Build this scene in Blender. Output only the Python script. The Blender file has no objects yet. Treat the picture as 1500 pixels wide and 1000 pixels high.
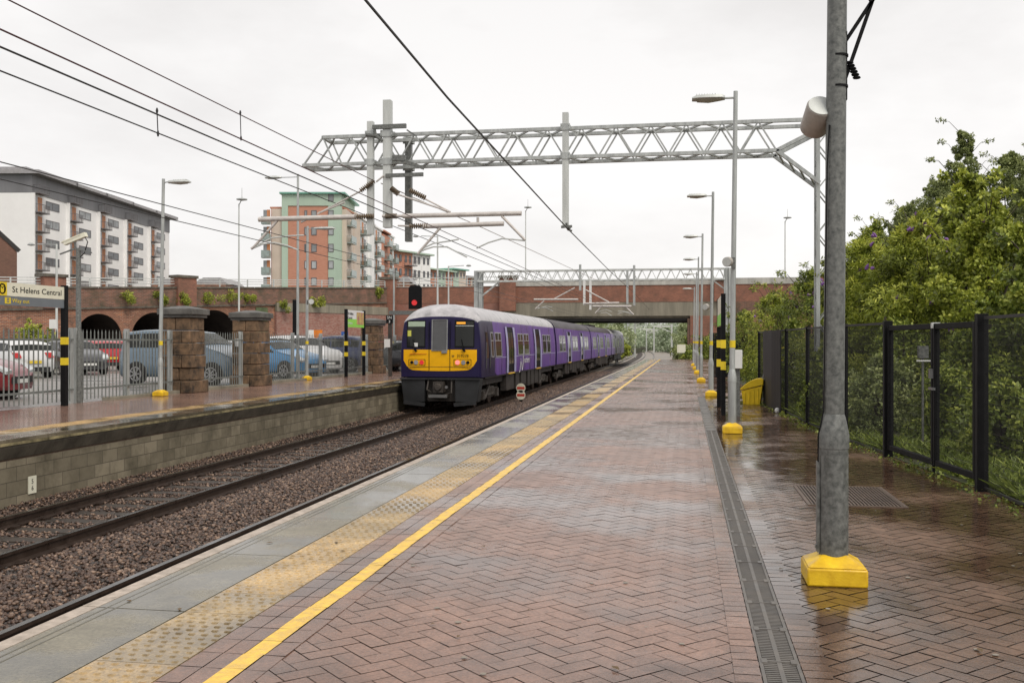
import bpy, bmesh, math, random
import numpy as np
from mathutils import Vector, Matrix
random.seed(7); rng = np.random.default_rng(7)
C = bpy.context.scene.collection
F = 1458.3; HC = 1.41; TH = math.radians(9.85); XV = 1003.2
sT, cT = math.sin(TH), math.cos(TH)
# ---------- measured photograph coordinates -> world ----------
def pt(u, v, d):
    a = (u - 750) / F * d; h = (499.5 - v) / F * d
    return Vector((-sT * d + cT * a, cT * d + sT * a, HC + h))
def gp(u, v, z=0.0): return pt(u, v, (HC - z) * F / (v - 499.5))
def onY(u, v, Y):
    d = Y / (cT + sT * (u - 750) / F); return pt(u, v, d)
def onX(u, v, X):
    d = X / (-sT + cT * (u - 750) / F); return pt(u, v, d)
# ---------- object helpers ----------
def setp(o, label=None, cat=None, group=None, kind=None):
    if label: o['label'] = label
    if cat: o['category'] = cat
    if group: o['group'] = group
    if kind: o['kind'] = kind
    return o
def thing(name, label, cat, loc=(0, 0, 0), rz=0, group=None):
    o = bpy.data.objects.new(name, None); C.objects.link(o); o.empty_display_size = .2
    o.location = loc; o.rotation_euler = (0, 0, rz); return setp(o, label, cat, group)
def link(name, me, mats, parent=None):
    for m in (mats if isinstance(mats, (list, tuple)) else [mats]): me.materials.append(m)
    o = bpy.data.objects.new(name, me); C.objects.link(o)
    if parent: o.parent = parent
    return o
def dup(o, parent=None):
    c = o.copy(); C.objects.link(c); c.parent = parent
    if parent: c.matrix_parent_inverse = o.matrix_parent_inverse
    for ch in list(KIDS.get(o.name, [])) or [k for k in o.children]: dup(ch, c)
    return c
KIDS = {}
class MB:
    def __init__(s): s.v = []; s.f = []; s.m = []; s.mi = 0
    def add(s, vs, fs):
        b = len(s.v); s.v += [tuple(p) for p in vs]; s.f += [tuple(b + i for i in f) for f in fs]; s.m += [s.mi] * len(fs); return s
    def box(s, x0, x1, y0, y1, z0, z1, top=None):
        t = top or (0, 0)   # inset of the top face
        vs = [(x0, y0, z0), (x1, y0, z0), (x1, y1, z0), (x0, y1, z0), (x0 + t[0], y0 + t[1], z1), (x1 - t[0], y0 + t[1], z1), (x1 - t[0], y1 - t[1], z1), (x0 + t[0], y1 - t[1], z1)]
        return s.add(vs, [(3, 2, 1, 0), (4, 5, 6, 7), (0, 1, 5, 4), (1, 2, 6, 5), (2, 3, 7, 6), (3, 0, 4, 7)])
    def beam(s, a, b, w, h=None, up=(0, 0, 1)):
        h = h or w; a = Vector(a); b = Vector(b); d = (b - a).normalized(); u = Vector(up)
        if abs(d.dot(u)) > .98: u = Vector((0, 1, 0))
        r = d.cross(u).normalized() * w / 2; t = r.cross(d).normalized() * h / 2
        vs = [p + q for p in (a, b) for q in (-r - t, r - t, r + t, -r + t)]
        return s.add(vs, [(0, 1, 2, 3), (7, 6, 5, 4), (0, 4, 5, 1), (1, 5, 6, 2), (2, 6, 7, 3), (3, 7, 4, 0)])
    def tube(s, pts, r, n=10, cap=True):
        pts = [Vector(p) for p in pts]; rs = r if isinstance(r, (list, tuple)) else [r] * len(pts); vs = []; prev = None
        for i, p in enumerate(pts):
            d = (pts[min(i + 1, len(pts) - 1)] - pts[max(i - 1, 0)])
            d = d.normalized() if d.length > 1e-9 else Vector((0, 0, 1))
            if prev is None: u = Vector((0, 0, 1)) if abs(d.z) < .9 else Vector((1, 0, 0)); u = (u - d * u.dot(d)).normalized()
            else: u = (prev - d * prev.dot(d)).normalized()
            prev = u; w = d.cross(u)
            vs += [p + (u * math.cos(2 * math.pi * k / n) + w * math.sin(2 * math.pi * k / n)) * rs[i] for k in range(n)]
        fs = [(i * n + k, i * n + (k + 1) % n, (i + 1) * n + (k + 1) % n, (i + 1) * n + k) for i in range(len(pts) - 1) for k in range(n)]
        if cap: fs += [tuple(range(n))[::-1], tuple((len(pts) - 1) * n + k for k in range(n))]
        return s.add(vs, fs)
    def lathe(s, prof, c=(0, 0, 0), n=20, ax='z'):
        vs = []
        for r, z in prof:
            for k in range(n):
                a = 2 * math.pi * k / n; p = (r * math.cos(a), r * math.sin(a), z)
                if ax == 'x': p = (p[2], p[0], p[1])
                if ax == 'y': p = (p[1], p[2], p[0])
                vs.append((p[0] + c[0], p[1] + c[1], p[2] + c[2]))
        fs = [(i * n + k, i * n + (k + 1) % n, (i + 1) * n + (k + 1) % n, (i + 1) * n + k) for i in range(len(prof) - 1) for k in range(n)]
        fs += [tuple(range(n))[::-1], tuple((len(prof) - 1) * n + k for k in range(n))]
        return s.add(vs, fs)
    def quad(s, *p): return s.add(p, [tuple(range(len(p)))])
    def prism(s, poly, off):   # poly: 3-D points, extruded by off
        n = len(poly); off = Vector(off); p2 = [Vector(p) + off for p in poly]
        return s.add(list(poly) + p2, [tuple(range(n))[::-1], tuple(range(n, 2 * n))] + [(i, (i + 1) % n, n + (i + 1) % n, n + i) for i in range(n)])
    def build(s, name, mats, parent=None, smooth=True, bevel=0):
        me = bpy.data.meshes.new(name); me.from_pydata(s.v, [], s.f); me.polygons.foreach_set('material_index', s.m)
        boxuv(me)
        if smooth:
            me.polygons.foreach_set('use_smooth', [True] * len(me.polygons)); me.set_sharp_from_angle(angle=math.radians(38))
        me.update(); o = link(name, me, mats, parent)
        if bevel:
            b = o.modifiers.new('bevel', 'BEVEL'); b.width = bevel; b.segments = 2; b.limit_method = 'ANGLE'
        return o
def boxuv(me):
    uv = me.uv_layers.new(name='UVMap'); n = len(me.vertices); co = np.empty(n * 3); me.vertices.foreach_get('co', co); co = co.reshape(-1, 3)
    nl = len(me.loops); lv = np.empty(nl, dtype=np.int32); me.loops.foreach_get('vertex_index', lv)
    npoly = len(me.polygons); no = np.empty(npoly * 3); me.polygons.foreach_get('normal', no); no = no.reshape(-1, 3)
    lt = np.empty(npoly, dtype=np.int32); me.polygons.foreach_get('loop_total', lt)
    ln = np.repeat(no, lt, axis=0); P = co[lv]; a = np.abs(ln); out = np.empty((nl, 2))
    z = (a[:, 2] >= a[:, 0]) & (a[:, 2] >= a[:, 1]); x = (~z) & (a[:, 0] > a[:, 1]); y = ~(z | x)
    out[z] = P[z][:, [0, 1]]; out[x] = P[x][:, [1, 2]]; out[y] = P[y][:, [0, 2]]
    uv.data.foreach_set('uv', out.ravel())
def npmesh(name, V, Fc, mat, parent=None, col=None, smooth=False):
    me = bpy.data.meshes.new(name); k = Fc.shape[1]; me.vertices.add(len(V)); me.vertices.foreach_set('co', V.ravel())
    me.loops.add(Fc.size); me.loops.foreach_set('vertex_index', Fc.ravel().astype(np.int32)); me.polygons.add(len(Fc))
    me.polygons.foreach_set('loop_start', np.arange(0, Fc.size, k, dtype=np.int32))
    me.update(calc_edges=True)
    if col is not None:
        at = me.attributes.new('shade', 'FLOAT', 'FACE'); at.data.foreach_set('value', col.astype(np.float32))
    if smooth: me.polygons.foreach_set('use_smooth', [True] * len(me.polygons))
    return link(name, me, mat, parent)
# ---------- materials ----------
def N(nt, t, **k):
    n = nt.nodes.new(t)
    for a, b in k.items():
        if a in n.inputs.keys(): n.inputs[a].default_value = b
        else: setattr(n, a, b)
    return n
def newmat(name):
    m = bpy.data.materials.new(name); m.use_nodes = True; nt = m.node_tree; return m, nt, nt.nodes['Principled BSDF']
def rgb(c): return (c[0], c[1], c[2], 1)
def mat(name, col, rough=.6, metal=0, var=.25, scale=3, bump=0, bscale=40, col2=None, spec=.5, emit=None, coat=0, streak=False, rvar=.0):
    m, nt, p = newmat(name); L = nt.links.new
    tc = N(nt, 'ShaderNodeNewGeometry'); src = tc.outputs['Position']
    if streak:
        mp = N(nt, 'ShaderNodeMapping'); mp.inputs['Scale'].default_value = (1, 1, .12); L(src, mp.inputs[0]); src = mp.outputs[0]
    no = N(nt, 'ShaderNodeTexNoise', Scale=scale, Detail=6, Roughness=.65); L(src, no.inputs['Vector'])
    rp = N(nt, 'ShaderNodeValToRGB'); c2 = col2 or tuple(x * (1 - var) for x in col)
    c1 = tuple(min(1, x * (1 + var * .5)) for x in col)
    rp.color_ramp.elements[0].position = .32; rp.color_ramp.elements[1].position = .68
    rp.color_ramp.elements[0].color = rgb(c2); rp.color_ramp.elements[1].color = rgb(c1)
    L(no.outputs[0], rp.inputs[0]); L(rp.outputs[0], p.inputs['Base Color'])
    p.inputs['Roughness'].default_value = rough; p.inputs['Metallic'].default_value = metal; p.inputs['Specular IOR Level'].default_value = spec
    p.inputs['Coat Weight'].default_value = coat; p.inputs['Coat Roughness'].default_value = .08
    if rvar:
        mr = N(nt, 'ShaderNodeMapRange'); mr.inputs[1].default_value = .35; mr.inputs[2].default_value = .65; mr.inputs[3].default_value = max(.03, rough - rvar); mr.inputs[4].default_value = min(1, rough + rvar)
        L(no.outputs[0], mr.inputs[0]); L(mr.outputs[0], p.inputs['Roughness'])
    if bump:
        nb = N(nt, 'ShaderNodeTexNoise', Scale=bscale, Detail=5); L(tc.outputs['Position'], nb.inputs['Vector'])
        b = N(nt, 'ShaderNodeBump', Strength=bump, Distance=.02); L(nb.outputs[0], b.inputs['Height']); L(b.outputs[0], p.inputs['Normal'])
    if emit:
        p.inputs['Emission Color'].default_value = rgb(emit[0]); p.inputs['Emission Strength'].default_value = emit[1]
    return m
def brickmat(name, c1, c2, mortar, w=.225, h=.075, ms=.01, rough=.85, dirt=(.05, .045, .035), dirtamt=.5, patch=.6, msm=.1):
    m, nt, p = newmat(name); L = nt.links.new
    uv = N(nt, 'ShaderNodeUVMap'); uv.uv_map = 'UVMap'
    b = N(nt, 'ShaderNodeTexBrick'); b.inputs['Scale'].default_value = 1; b.inputs['Brick Width'].default_value = w; b.inputs['Row Height'].default_value = h
    b.inputs['Mortar Size'].default_value = ms; b.inputs['Mortar Smooth'].default_value = msm; b.inputs['Color1'].default_value = rgb(c1); b.inputs['Color2'].default_value = rgb(c2); b.inputs['Mortar'].default_value = rgb(mortar)
    L(uv.outputs[0], b.inputs['Vector'])
    g = N(nt, 'ShaderNodeNewGeometry')
    no = N(nt, 'ShaderNodeTexNoise', Scale=patch, Detail=8, Roughness=.7); L(g.outputs['Position'], no.inputs['Vector'])
    mr = N(nt, 'ShaderNodeMapRange'); mr.inputs[1].default_value = .42; mr.inputs[2].default_value = .68; mr.inputs[3].default_value = 0; mr.inputs[4].default_value = dirtamt
    L(no.outputs[0], mr.inputs[0])
    mx = N(nt, 'ShaderNodeMix', data_type='RGBA'); L(mr.outputs[0], mx.inputs['Factor']); L(b.outputs[0], mx.inputs[6]); mx.inputs[7].default_value = rgb(dirt)
    L(mx.outputs[2], p.inputs['Base Color']); p.inputs['Roughness'].default_value = rough
    bp = N(nt, 'ShaderNodeBump', Strength=.5, Distance=.01); L(b.outputs['Fac'], bp.inputs['Height']); bp.invert = True; L(bp.outputs[0], p.inputs['Normal'])
    return m
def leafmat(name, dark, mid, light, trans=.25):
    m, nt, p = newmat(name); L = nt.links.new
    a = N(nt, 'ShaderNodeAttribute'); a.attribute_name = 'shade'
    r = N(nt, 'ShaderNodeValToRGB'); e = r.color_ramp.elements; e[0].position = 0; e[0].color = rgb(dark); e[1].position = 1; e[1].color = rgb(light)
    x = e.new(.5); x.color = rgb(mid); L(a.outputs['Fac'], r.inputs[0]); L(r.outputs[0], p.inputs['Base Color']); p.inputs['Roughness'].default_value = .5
    t = N(nt, 'ShaderNodeBsdfTranslucent'); L(r.outputs[0], t.inputs[0]); mx = N(nt, 'ShaderNodeMixShader', Fac=trans)
    L(p.outputs[0], mx.inputs[1]); L(t.outputs[0], mx.inputs[2]); L(mx.outputs[0], nt.nodes['Material Output'].inputs[0])
    return m
def flat(name, col, rough=.5, **k): return mat(name, col, rough, var=.08, **k)
M = dict(
 galv=mat('galvanised', (.46, .48, .47), .5, .35, var=.35, scale=9, streak=True, rvar=.12),
 galvd=mat('galvanised_weathered', (.20, .205, .195), .45, .25, scale=30, col2=(.075, .08, .075), rvar=.12),
 galvl=mat('galvanised_light', (.6, .62, .6), .5, .2, var=.2, scale=7, streak=True),
 white=flat('white_paint', (.75, .75, .73)), cream=flat('cream_sign', (.78, .76, .62)),
 tube=mat('pale_tube', (.62, .58, .55), .45, .1, var=.2, scale=6), ins=mat('insulator_brown', (.2, .15, .1), .3, 0, var=.3, scale=20),
 wire=flat('wire_dark', (.03, .03, .032), .5), wirer=flat('wire_red', (.09, .035, .04), .5),
 yellow=mat('yellow_plastic', (.85, .56, .015), .42, 0, scale=7, col2=(.62, .36, .015), rvar=.12, bump=.12, bscale=50), yband=flat('yellow_band', (.8, .6, .02)),
 black=mat('black_paint', (.010, .010, .011), .55, 0, var=.3, scale=10, spec=.12), dark=mat('dark_grime', (.03, .027, .025), .6, 0, var=.5, scale=12, bump=.3),
 grime=mat('brown_grime', (.055, .045, .038), .65, 0, var=.5, scale=9, bump=.3), steel=mat('bright_steel', (.3, .3, .3), .3, .8, var=.2),
 rail=mat('rail_rust', (.05, .033, .025), .4, .2, var=.4, scale=6, rvar=.15), railtop=mat('rail_head', (.09, .085, .08), .22, .7, var=.3, scale=5, rvar=.08),
 conc=mat('concrete', (.27, .245, .19), .8, 0, var=.4, scale=1.2, streak=True, bump=.2), concl=mat('concrete_pale', (.48, .47, .43), .75, 0, var=.3, scale=1.5, streak=True, bump=.2),
 sand=mat('sandstone', (.22, .135, .075), .85, 0, scale=3.2, bump=1, bscale=9, col2=(.035, .026, .018)), sandcap=mat('sandstone_cap', (.12, .115, .105), .6, 0, var=.5, scale=3, bump=.4),
 brickw=brickmat('red_brick', (.46, .17, .085), (.22, .075, .05), (.38, .30, .22), patch=.9, dirtamt=.75, w=.3, h=.1, ms=.014, dirt=(.06, .045, .035)),
 brickb=brickmat('bridge_brick', (.33, .12, .072), (.23, .08, .052), (.34, .22, .16), patch=.8, dirtamt=.5),
 brickd=brickmat('sooty_brick', (.27, .11, .07), (.13, .06, .045), (.24, .19, .15), w=.3, h=.1, ms=.014, patch=1.1, dirtamt=.8, dirt=(.06, .06, .035)),
 blocks=brickmat('platform_blocks', (.28, .24, .17), (.17, .145, .10), (.09, .075, .055), w=.44, h=.215, ms=.006, dirt=(.06, .05, .03), dirtamt=.8, patch=1.2),
 corb=mat('corbel_dark', (.13, .115, .09), .5, 0, var=.5, scale=3, bump=.3),
 glass=mat('dark_glass', (.022, .024, .022), .08, 0, var=.4, scale=.6, spec=.3), glassl=mat('pale_glass', (.3, .33, .34), .1, 0, var=.5, scale=.4, spec=.8),
 rubber=flat('rubber', (.015, .015, .015), .7), alloy=mat('alloy', (.4, .4, .41), .3, .7), asph=mat('car_park_asphalt', (.24, .225, .21), .35, 0, var=.35, scale=.5, rvar=.22, bump=.15, bscale=60),
 soil=mat('soil', (.045, .035, .02), .9, 0, var=.5, scale=2, bump=.6, bscale=12, col2=(.03, .045, .012)), bark=mat('bark', (.07, .055, .04), .85, 0, var=.4, scale=8, bump=.5),
 red=flat('red_lens', (.55, .02, .02), .3, emit=((1, .04, .05), .28)), redl=flat('red_lit', (.9, .1, .1), .3, emit=((1, .25, .22), 1.1)), amber=flat('amber_led', (.5, .2, .02), .4, emit=((1, .4, .03), .8)),
 orange=flat('orange', (.75, .22, .02)), green=flat('lime_green', (.3, .7, .08)), blue=flat('sign_blue', (.03, .1, .35)), grey=flat('sign_grey', (.16, .18, .2)),
 redp=flat('sign_red', (.55, .05, .03)), lampglass=mat('lamp_glass', (.5, .49, .42), .25), lime=mat('pale_moss', (.35, .36, .24), .7))
def text(body, size, loc, mtx, m, parent, name='lettering', ext=.001, align='LEFT'):
    cu = bpy.data.curves.new(name, 'FONT'); cu.body = body; cu.size = size; cu.extrude = ext; cu.align_x = align; cu.resolution_u = 3
    t = bpy.data.objects.new('tmp', cu); C.objects.link(t); bpy.context.view_layer.update()
    me = bpy.data.meshes.new_from_object(t.evaluated_get(bpy.context.evaluated_depsgraph_get())); bpy.data.objects.remove(t)
    me.transform(Matrix.Translation(loc) @ mtx); me.name = name; me.materials.clear()
    return link(name, me, m, parent)
def basis(r, u):  # text x axis -> r, text y axis -> u
    r = Vector(r).normalized(); u = Vector(u).normalized(); n = r.cross(u); m = Matrix((r, u, n)).transposed(); return m.to_4x4()
# ================= GROUND, PLATFORMS, TRACKS =================
def wetpaver(name, c1, c2, wet=(.05, .45), sc=.55, base=.0, usecol=True, amp=.35):
    m, nt, p = newmat(name); L = nt.links.new
    g = N(nt, 'ShaderNodeNewGeometry'); P = g.outputs['Position']
    big = N(nt, 'ShaderNodeTexNoise', Scale=sc, Detail=5, Roughness=.6); L(P, big.inputs['Vector'])
    fine = N(nt, 'ShaderNodeTexNoise', Scale=60, Detail=4, Roughness=.7); L(P, fine.inputs['Vector'])
    a = N(nt, 'ShaderNodeAttribute'); a.attribute_name = 'shade'
    mx = N(nt, 'ShaderNodeMix', data_type='RGBA'); mx.inputs[6].default_value = rgb(c1); mx.inputs[7].default_value = rgb(c2)
    L(a.outputs['Fac'] if usecol else fine.outputs[0], mx.inputs['Factor'])
    # grain and wet darkening
    wt = N(nt, 'ShaderNodeMapRange'); wt.inputs[1].default_value = .44 + base; wt.inputs[2].default_value = .58 + base; L(big.outputs[0], wt.inputs[0])
    gr = N(nt, 'ShaderNodeMapRange'); gr.inputs[1].default_value = .3; gr.inputs[2].default_value = .7; gr.inputs[3].default_value = 1 - amp; gr.inputs[4].default_value = 1 + amp * .8; L(fine.outputs[0], gr.inputs[0])
    dk = N(nt, 'ShaderNodeMapRange'); dk.inputs[3].default_value = 1.0; dk.inputs[4].default_value = .5; L(wt.outputs[0], dk.inputs[0])
    mu = N(nt, 'ShaderNodeMath', operation='MULTIPLY'); L(gr.outputs[0], mu.inputs[0]); L(dk.outputs[0], mu.inputs[1])
    st = N(nt, 'ShaderNodeTexNoise', Scale=2.3, Detail=7, Roughness=.7, Distortion=.6); L(P, st.inputs['Vector']); sr = N(nt, 'ShaderNodeMapRange'); sr.inputs[1].default_value = .3; sr.inputs[2].default_value = .62; sr.inputs[3].default_value = .62; sr.inputs[4].default_value = 1.08; L(st.outputs[0], sr.inputs[0])
    m2 = N(nt, 'ShaderNodeMath', operation='MULTIPLY'); L(mu.outputs[0], m2.inputs[0]); L(sr.outputs[0], m2.inputs[1]); mu = m2
    vm = N(nt, 'ShaderNodeVectorMath', operation='SCALE'); L(mx.outputs[2], vm.inputs[0]); L(mu.outputs[0], vm.inputs['Scale']); L(vm.outputs[0], p.inputs['Base Color'])
    ro = N(nt, 'ShaderNodeMapRange'); ro.inputs[3].default_value = wet[1]; ro.inputs[4].default_value = wet[0]; L(wt.outputs[0], ro.inputs[0]); L(ro.outputs[0], p.inputs['Roughness'])
    bs = N(nt, 'ShaderNodeMapRange'); bs.inputs[3].default_value = .4; bs.inputs[4].default_value = .12; L(wt.outputs[0], bs.inputs[0])
    bp = N(nt, 'ShaderNodeBump', Distance=.004); L(bs.outputs[0], bp.inputs['Strength']); L(fine.outputs[0], bp.inputs['Height']); L(bp.outputs[0], p.inputs['Normal'])
    return m
PAV = wetpaver('wet_pavers', (.265, .145, .102), (.315, .182, .132), (.10, .30), .45, .0)
PAVR = wetpaver('wetter_pavers', (.165, .09, .054), (.24, .14, .09), (.07, .32), .5, -.05)
COP = wetpaver('wet_coping', (.20, .175, .12), (.28, .25, .18), (.02, .30), 1.3, -.03, False, .3)
TACA = wetpaver('tactile_buff', (.50, .345, .165), (.62, .44, .225), (.08, .4), .8, .03, False)
TACB = wetpaver('tactile_faded', (.43, .315, .17), (.52, .385, .21), (.08, .4), .8, .03, False)
YEL = mat('yellow_line_paint', (.92, .58, .09), .4, 0, scale=14, var=.25, col2=(.66, .41, .07), bump=.25, rvar=.15)
JOINT = mat('joint_sand', (.13, .085, .062), .4, 0, var=.4, scale=20)
BAL = mat('ballast_floor', (.06, .045, .038), .8, 0, scale=22, var=.6, bump=1, bscale=30, col2=(.02, .016, .014))
STON = None
# one ground sheet reaching the horizon
g = MB(); g.box(-900, -9.75, -30, 1500, -1.4, -.03); g.box(-9.75, -3.2, -30, 1500, -1.6, -1.12); g.box(-3.2, 900, 78.5, 1500, -1.6, -1.06); g.box(3.2, 900, -30, 78.5, -1.4, -.06)
o = g.build('ground', M['soil'], smooth=False); setp(o, kind='structure')
g = MB(); g.quad((-60, -20, .0), (-13.72, -20, .0), (-13.72, 92, .0), (-60, 92, .0)); o = g.build('car_park_surface', M['asph'], smooth=False); setp(o, kind='structure')
YE = 79.0
g = MB()
# right platform: body, white nosing, coping, tactile, strips
g.box(-2.95, 3.3, -6, YE, -1.1, 0); o = g.build('platform', JOINT, smooth=False); setp(o, kind='structure')
def slabrow(name, x0, x1, y0, y1, L, z, m, gap=.006, z0=0.0):
    b = MB(); y = y0
    while y < y1: b.box(x0, x1, y, min(y + L, y1) - gap, z0, z + random.uniform(-.0012, .0012)); y += L
    o = b.build(name, m, smooth=False); o.name = name; setp(o, kind='structure'); return o
slabrow('platform_edge', -3.14, -3.05, -6, YE, .9, .014, mat('edge_white', (.5, .42, .35), .5, 0, col2=(.28, .23, .18), scale=12), z0=-.09)
slabrow('platform_coping', -3.045, -2.56, -6, YE, 1.35, .012, COP, .009, -.09)
b = MB(); b.box(-3.0, -2.99, -6, YE, .0, .0128); b.box(-2.95, -2.94, -6, YE, 0, .0128); o = b.build('coping_groove_line', mat('groove', (.14, .13, .1), .4), smooth=False); setp(o, kind='structure')
# under-edge wall of right platform (faces the track)
b = MB(); b.box(-2.99, -2.96, -6, YE, -1.12, -.1); o = b.build('platform_wall', M['blocks'], smooth=False); setp(o, kind='structure')
# tactile tiles with blisters
for nm, mt, par in (('tactile_paving', TACA, 0), ('tactile_paving', TACB, 1)):
    b = MB(); y = -2.0; k = 0
    while y < YE - .1:
        ph = int((y + 1.2) // 1.6) % 2 if y > 3.2 else (k // 2) % 2
        if ph == par:
            b.box(-2.552, -2.16, y, y + .396, 0, .011 + random.uniform(-.001, .001))
            if y < 26:
                for i in range(6):
                    for j in range(6):
                        cx = -2.525 + i * .066 + (j % 2) * .02; cy = y + .035 + j * .066
                        b.add([(cx - .016, cy - .009, .011), (cx + .016, cy - .009, .011), (cx + .016, cy + .009, .011), (cx - .016, cy + .009, .011), (cx - .010, cy - .005, .0165), (cx + .010, cy - .005, .0165), (cx + .010, cy + .005, .0165), (cx - .010, cy + .005, .0165)], [(4, 5, 6, 7), (0, 1, 5, 4), (1, 2, 6, 5), (2, 3, 7, 6), (3, 0, 4, 7)])
            elif y < 60:
                for i in range(6): b.box(-2.53 + i * .066, -2.50 + i * .066, y, y + .396, .009, .0165)
        y += .4; k += 1
    o = b.build(nm, mt, smooth=False); setp(o, kind='structure')
# stretcher strips
def strip(name, x0, x1, y0, y1, L, m, z=.009, gap=.006, wob=0):
    n = int((y1 - y0) / L); V = []; 
    for i in range(n):
        a = y0 + i * L; t = random.uniform(-.001, .001); q = random.uniform(-wob, wob)
        V += [(x0 + q, a, z + t), (x1 + q, a, z + t), (x1 + q, a + L - gap, z + t), (x0 + q, a + L - gap, z - t)]
    V = np.array(V, float); Fc = np.arange(len(V)).reshape(-1, 4)
    o = npmesh(name, V, Fc, m, col=rng.random(len(Fc))); setp(o, kind='structure'); return o
strip('paver_strip', -2.155, -2.05, -4, YE, .2, PAV); strip('paver_strip', -2.045, -1.955, -4, YE, .2, PAV)
strip('yellow_line', -1.95, -1.855, -4, YE, .2, YEL, .011, .0015, .004); strip('paver_strip', -1.85, -1.755, -4, YE, .2, PAV)
strip('paver_strip', .205, .315, -4, 26, .1, PAV, .010); strip('paver_strip', .495, .61, -4, 26, .1, PAVR, .010)
fence_base = [(2.95, 5.0), (2.82, 8.5), (2.75, 9.92), (2.44, 12.7), (2.12, 15.4), (1.88, 21.3), (1.80, 25.4)]
FXs = lambda y: float(np.interp(y, [p[1] for p in fence_base], [p[0] for p in fence_base])) - .1
def herring(x0, x1f, y0, y1, W, mt, name, tilt=.003):
    ang = math.radians(45); ca, sa = math.cos(ang), math.sin(ang); V = []; col = []
    cx = (x0 + 2) / 2; cy = (y0 + y1) / 2; R = int((y1 - y0) / W) + 30
    ok = []
    for k in range(-R, R):
        for q in range(-R // 2, R // 2):
            bx = (k + 2 * q) * W; by = (k - 2 * q) * W
            for (ox, oy, w, h) in ((0, 0, 2, 1), (0, 1, 1, 3 - 1)):
                px, py = bx + (ox + w / 2) * W, by + (oy + h / 2) * W
                X = cx + ca * px - sa * py; Y = cy + sa * px + ca * py
                if Y < y0 or Y > y1 or X < x0 or X > x1f(Y): continue
                g_ = .0028 if x0 < 0 else .0045; hw, hh = w * W / 2 - g_, h * W / 2 - g_; tx, ty = random.gauss(0, tilt), random.gauss(0, tilt); z0 = .006 + random.uniform(-.001, .001)
                for sx, sy in ((-1, -1), (1, -1), (1, 1), (-1, 1)):
                    lx, ly = px + sx * hw, py + sy * hh
                    V.append((cx + ca * lx - sa * ly, cy + sa * lx + ca * ly, z0 + sx * hw * tx + sy * hh * ty))
                col.append(min(1, max(0, random.gauss(.5, .17))))
    V = np.array(V, float); o = npmesh(name, V, np.arange(len(V)).reshape(-1, 4), mt, col=np.array(col)); setp(o, kind='structure'); return o
herring(-1.87, lambda y: .33 if y < 26 else 2.2, 1.2, YE, .1, PAV, 'brick_paving')
herring(.49, lambda y: np.interp(y, [p[1] for p in fence_base], [p[0] for p in fence_base]) + .1, 1.2, 26, .1, PAVR, 'brick_paving', .006)
b = MB(); ys_ = np.linspace(1.2, 26, 30); vs = []
for y in ys_: vs += [(.60, y, .003), (FXs(y) + .2, y, .003)]
b.add(vs, [(2 * i, 2 * i + 1, 2 * i + 3, 2 * i + 2) for i in range(29)]); o = b.build('paving_joints', mat('dark_joint', (.03, .02, .014), .4), smooth=False); setp(o, kind='structure')
# drain channel
b = MB(); b.box(.32, .335, 1, 25.5, 0, .012); b.box(.475, .49, 1, 25.5, 0, .012)
y = 1.0
while y < 25.5:
    if y < 16:
        for k in range(20): b.box(.337, .473, y + k * .025, y + k * .025 + .012, -.0, .010)
        b.box(.395, .415, y, y + .5, 0, .0112)
    else: b.box(.337, .473, y, y + .49, 0, .0085)
    b.box(.335, .475, y + .485, y + .5, 0, .013)
    for x in (.33, .455): b.box(x, x + .025, y + .46, y + .52, 0, .015)
    y += .5
b.mi = 1; b.quad((.32, 1, .005), (.49, 1, .005), (.49, 25.5, .005), (.32, 25.5, .005))  # black sheet stands for the shade down inside the slots
o = b.build('drain_channel', [mat('cast_iron', (.17, .155, .14), .45, .25, var=.4, scale=8, rvar=.15), M['black']], smooth=False)
setp(o, 'long cast iron slotted drain channel let into the brick platform', 'drain')
b = MB(); gx0, gx1, gy0, gy1 = 1.07, 1.83, 8.87, 10.0
b.box(gx0 - .03, gx1 + .03, gy0 - .03, gy0, 0, .014); b.box(gx0 - .03, gx1 + .03, gy1, gy1 + .03, 0, .014); b.box(gx0 - .03, gx0, gy0, gy1, 0, .014); b.box(gx1, gx1 + .03, gy0, gy1, 0, .014)
n = 26
for i in range(n): x = gx0 + (gx1 - gx0) * (i + .5) / n; b.box(x - .007, x + .007, gy0, gy1, 0, .016)
for i in range(1, 5): b.box(gx0, gx1, gy0 + i * .226, gy0 + i * .226 + .01, 0, .0105)
b.mi = 1; b.box(gx0, gx1, gy0, gy1, 0, .0075)  # black bed stands for the shade between the bars
o = b.build('drain_grate', [mat('grate_iron', (.14, .10, .075), .5, .3, var=.3), M['black']], smooth=False)
setp(o, 'square rusty iron grate in the wet paving behind the big near pole', 'drain grate')
# left platform
g = MB(); g.box(-13.74, -9.72, -6, 84, -1.3, -.012); o = g.build('platform', JOINT, smooth=False); setp(o, kind='structure')
g = MB(); g.box(-9.78, -9.70, -6, 84, -1.2, -.13 - .2); o = g.build('platform_wall', M['blocks'], smooth=False); setp(o, kind='structure')
b = MB(); y = -4
while y < 84:
    b.prism([(-9.70, y, -.30), (-9.70, y, -.095), (-9.615, y, -.095), (-9.615, y, -.13)], (0, .196, 0)); y += .2
o = b.build('platform_corbel', M['corb'], smooth=False); setp(o, kind='structure')
slabrow('platform_coping', -10.19, -9.6, -6, 84, .9, .0, wetpaver('wet_coping_far', (.2, .17, .12), (.26, .22, .16), (.04, .3), .9, -.05, False, .2), .008, -.05)
b = MB(); b.box(-9.66, -9.585, -6, 84, -.092, -.052); o = b.build('platform_edge', mat('mossy_edge', (.36, .3, .16), .6, 0, scale=3.5, col2=(.06, .05, .025), bump=.3), smooth=False); setp(o, kind='structure')
slabrow('tactile_paving', -10.6, -10.2, -6, 84, .4, .002, TACA, .006, -.05)
b = MB(); y = 14
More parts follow.
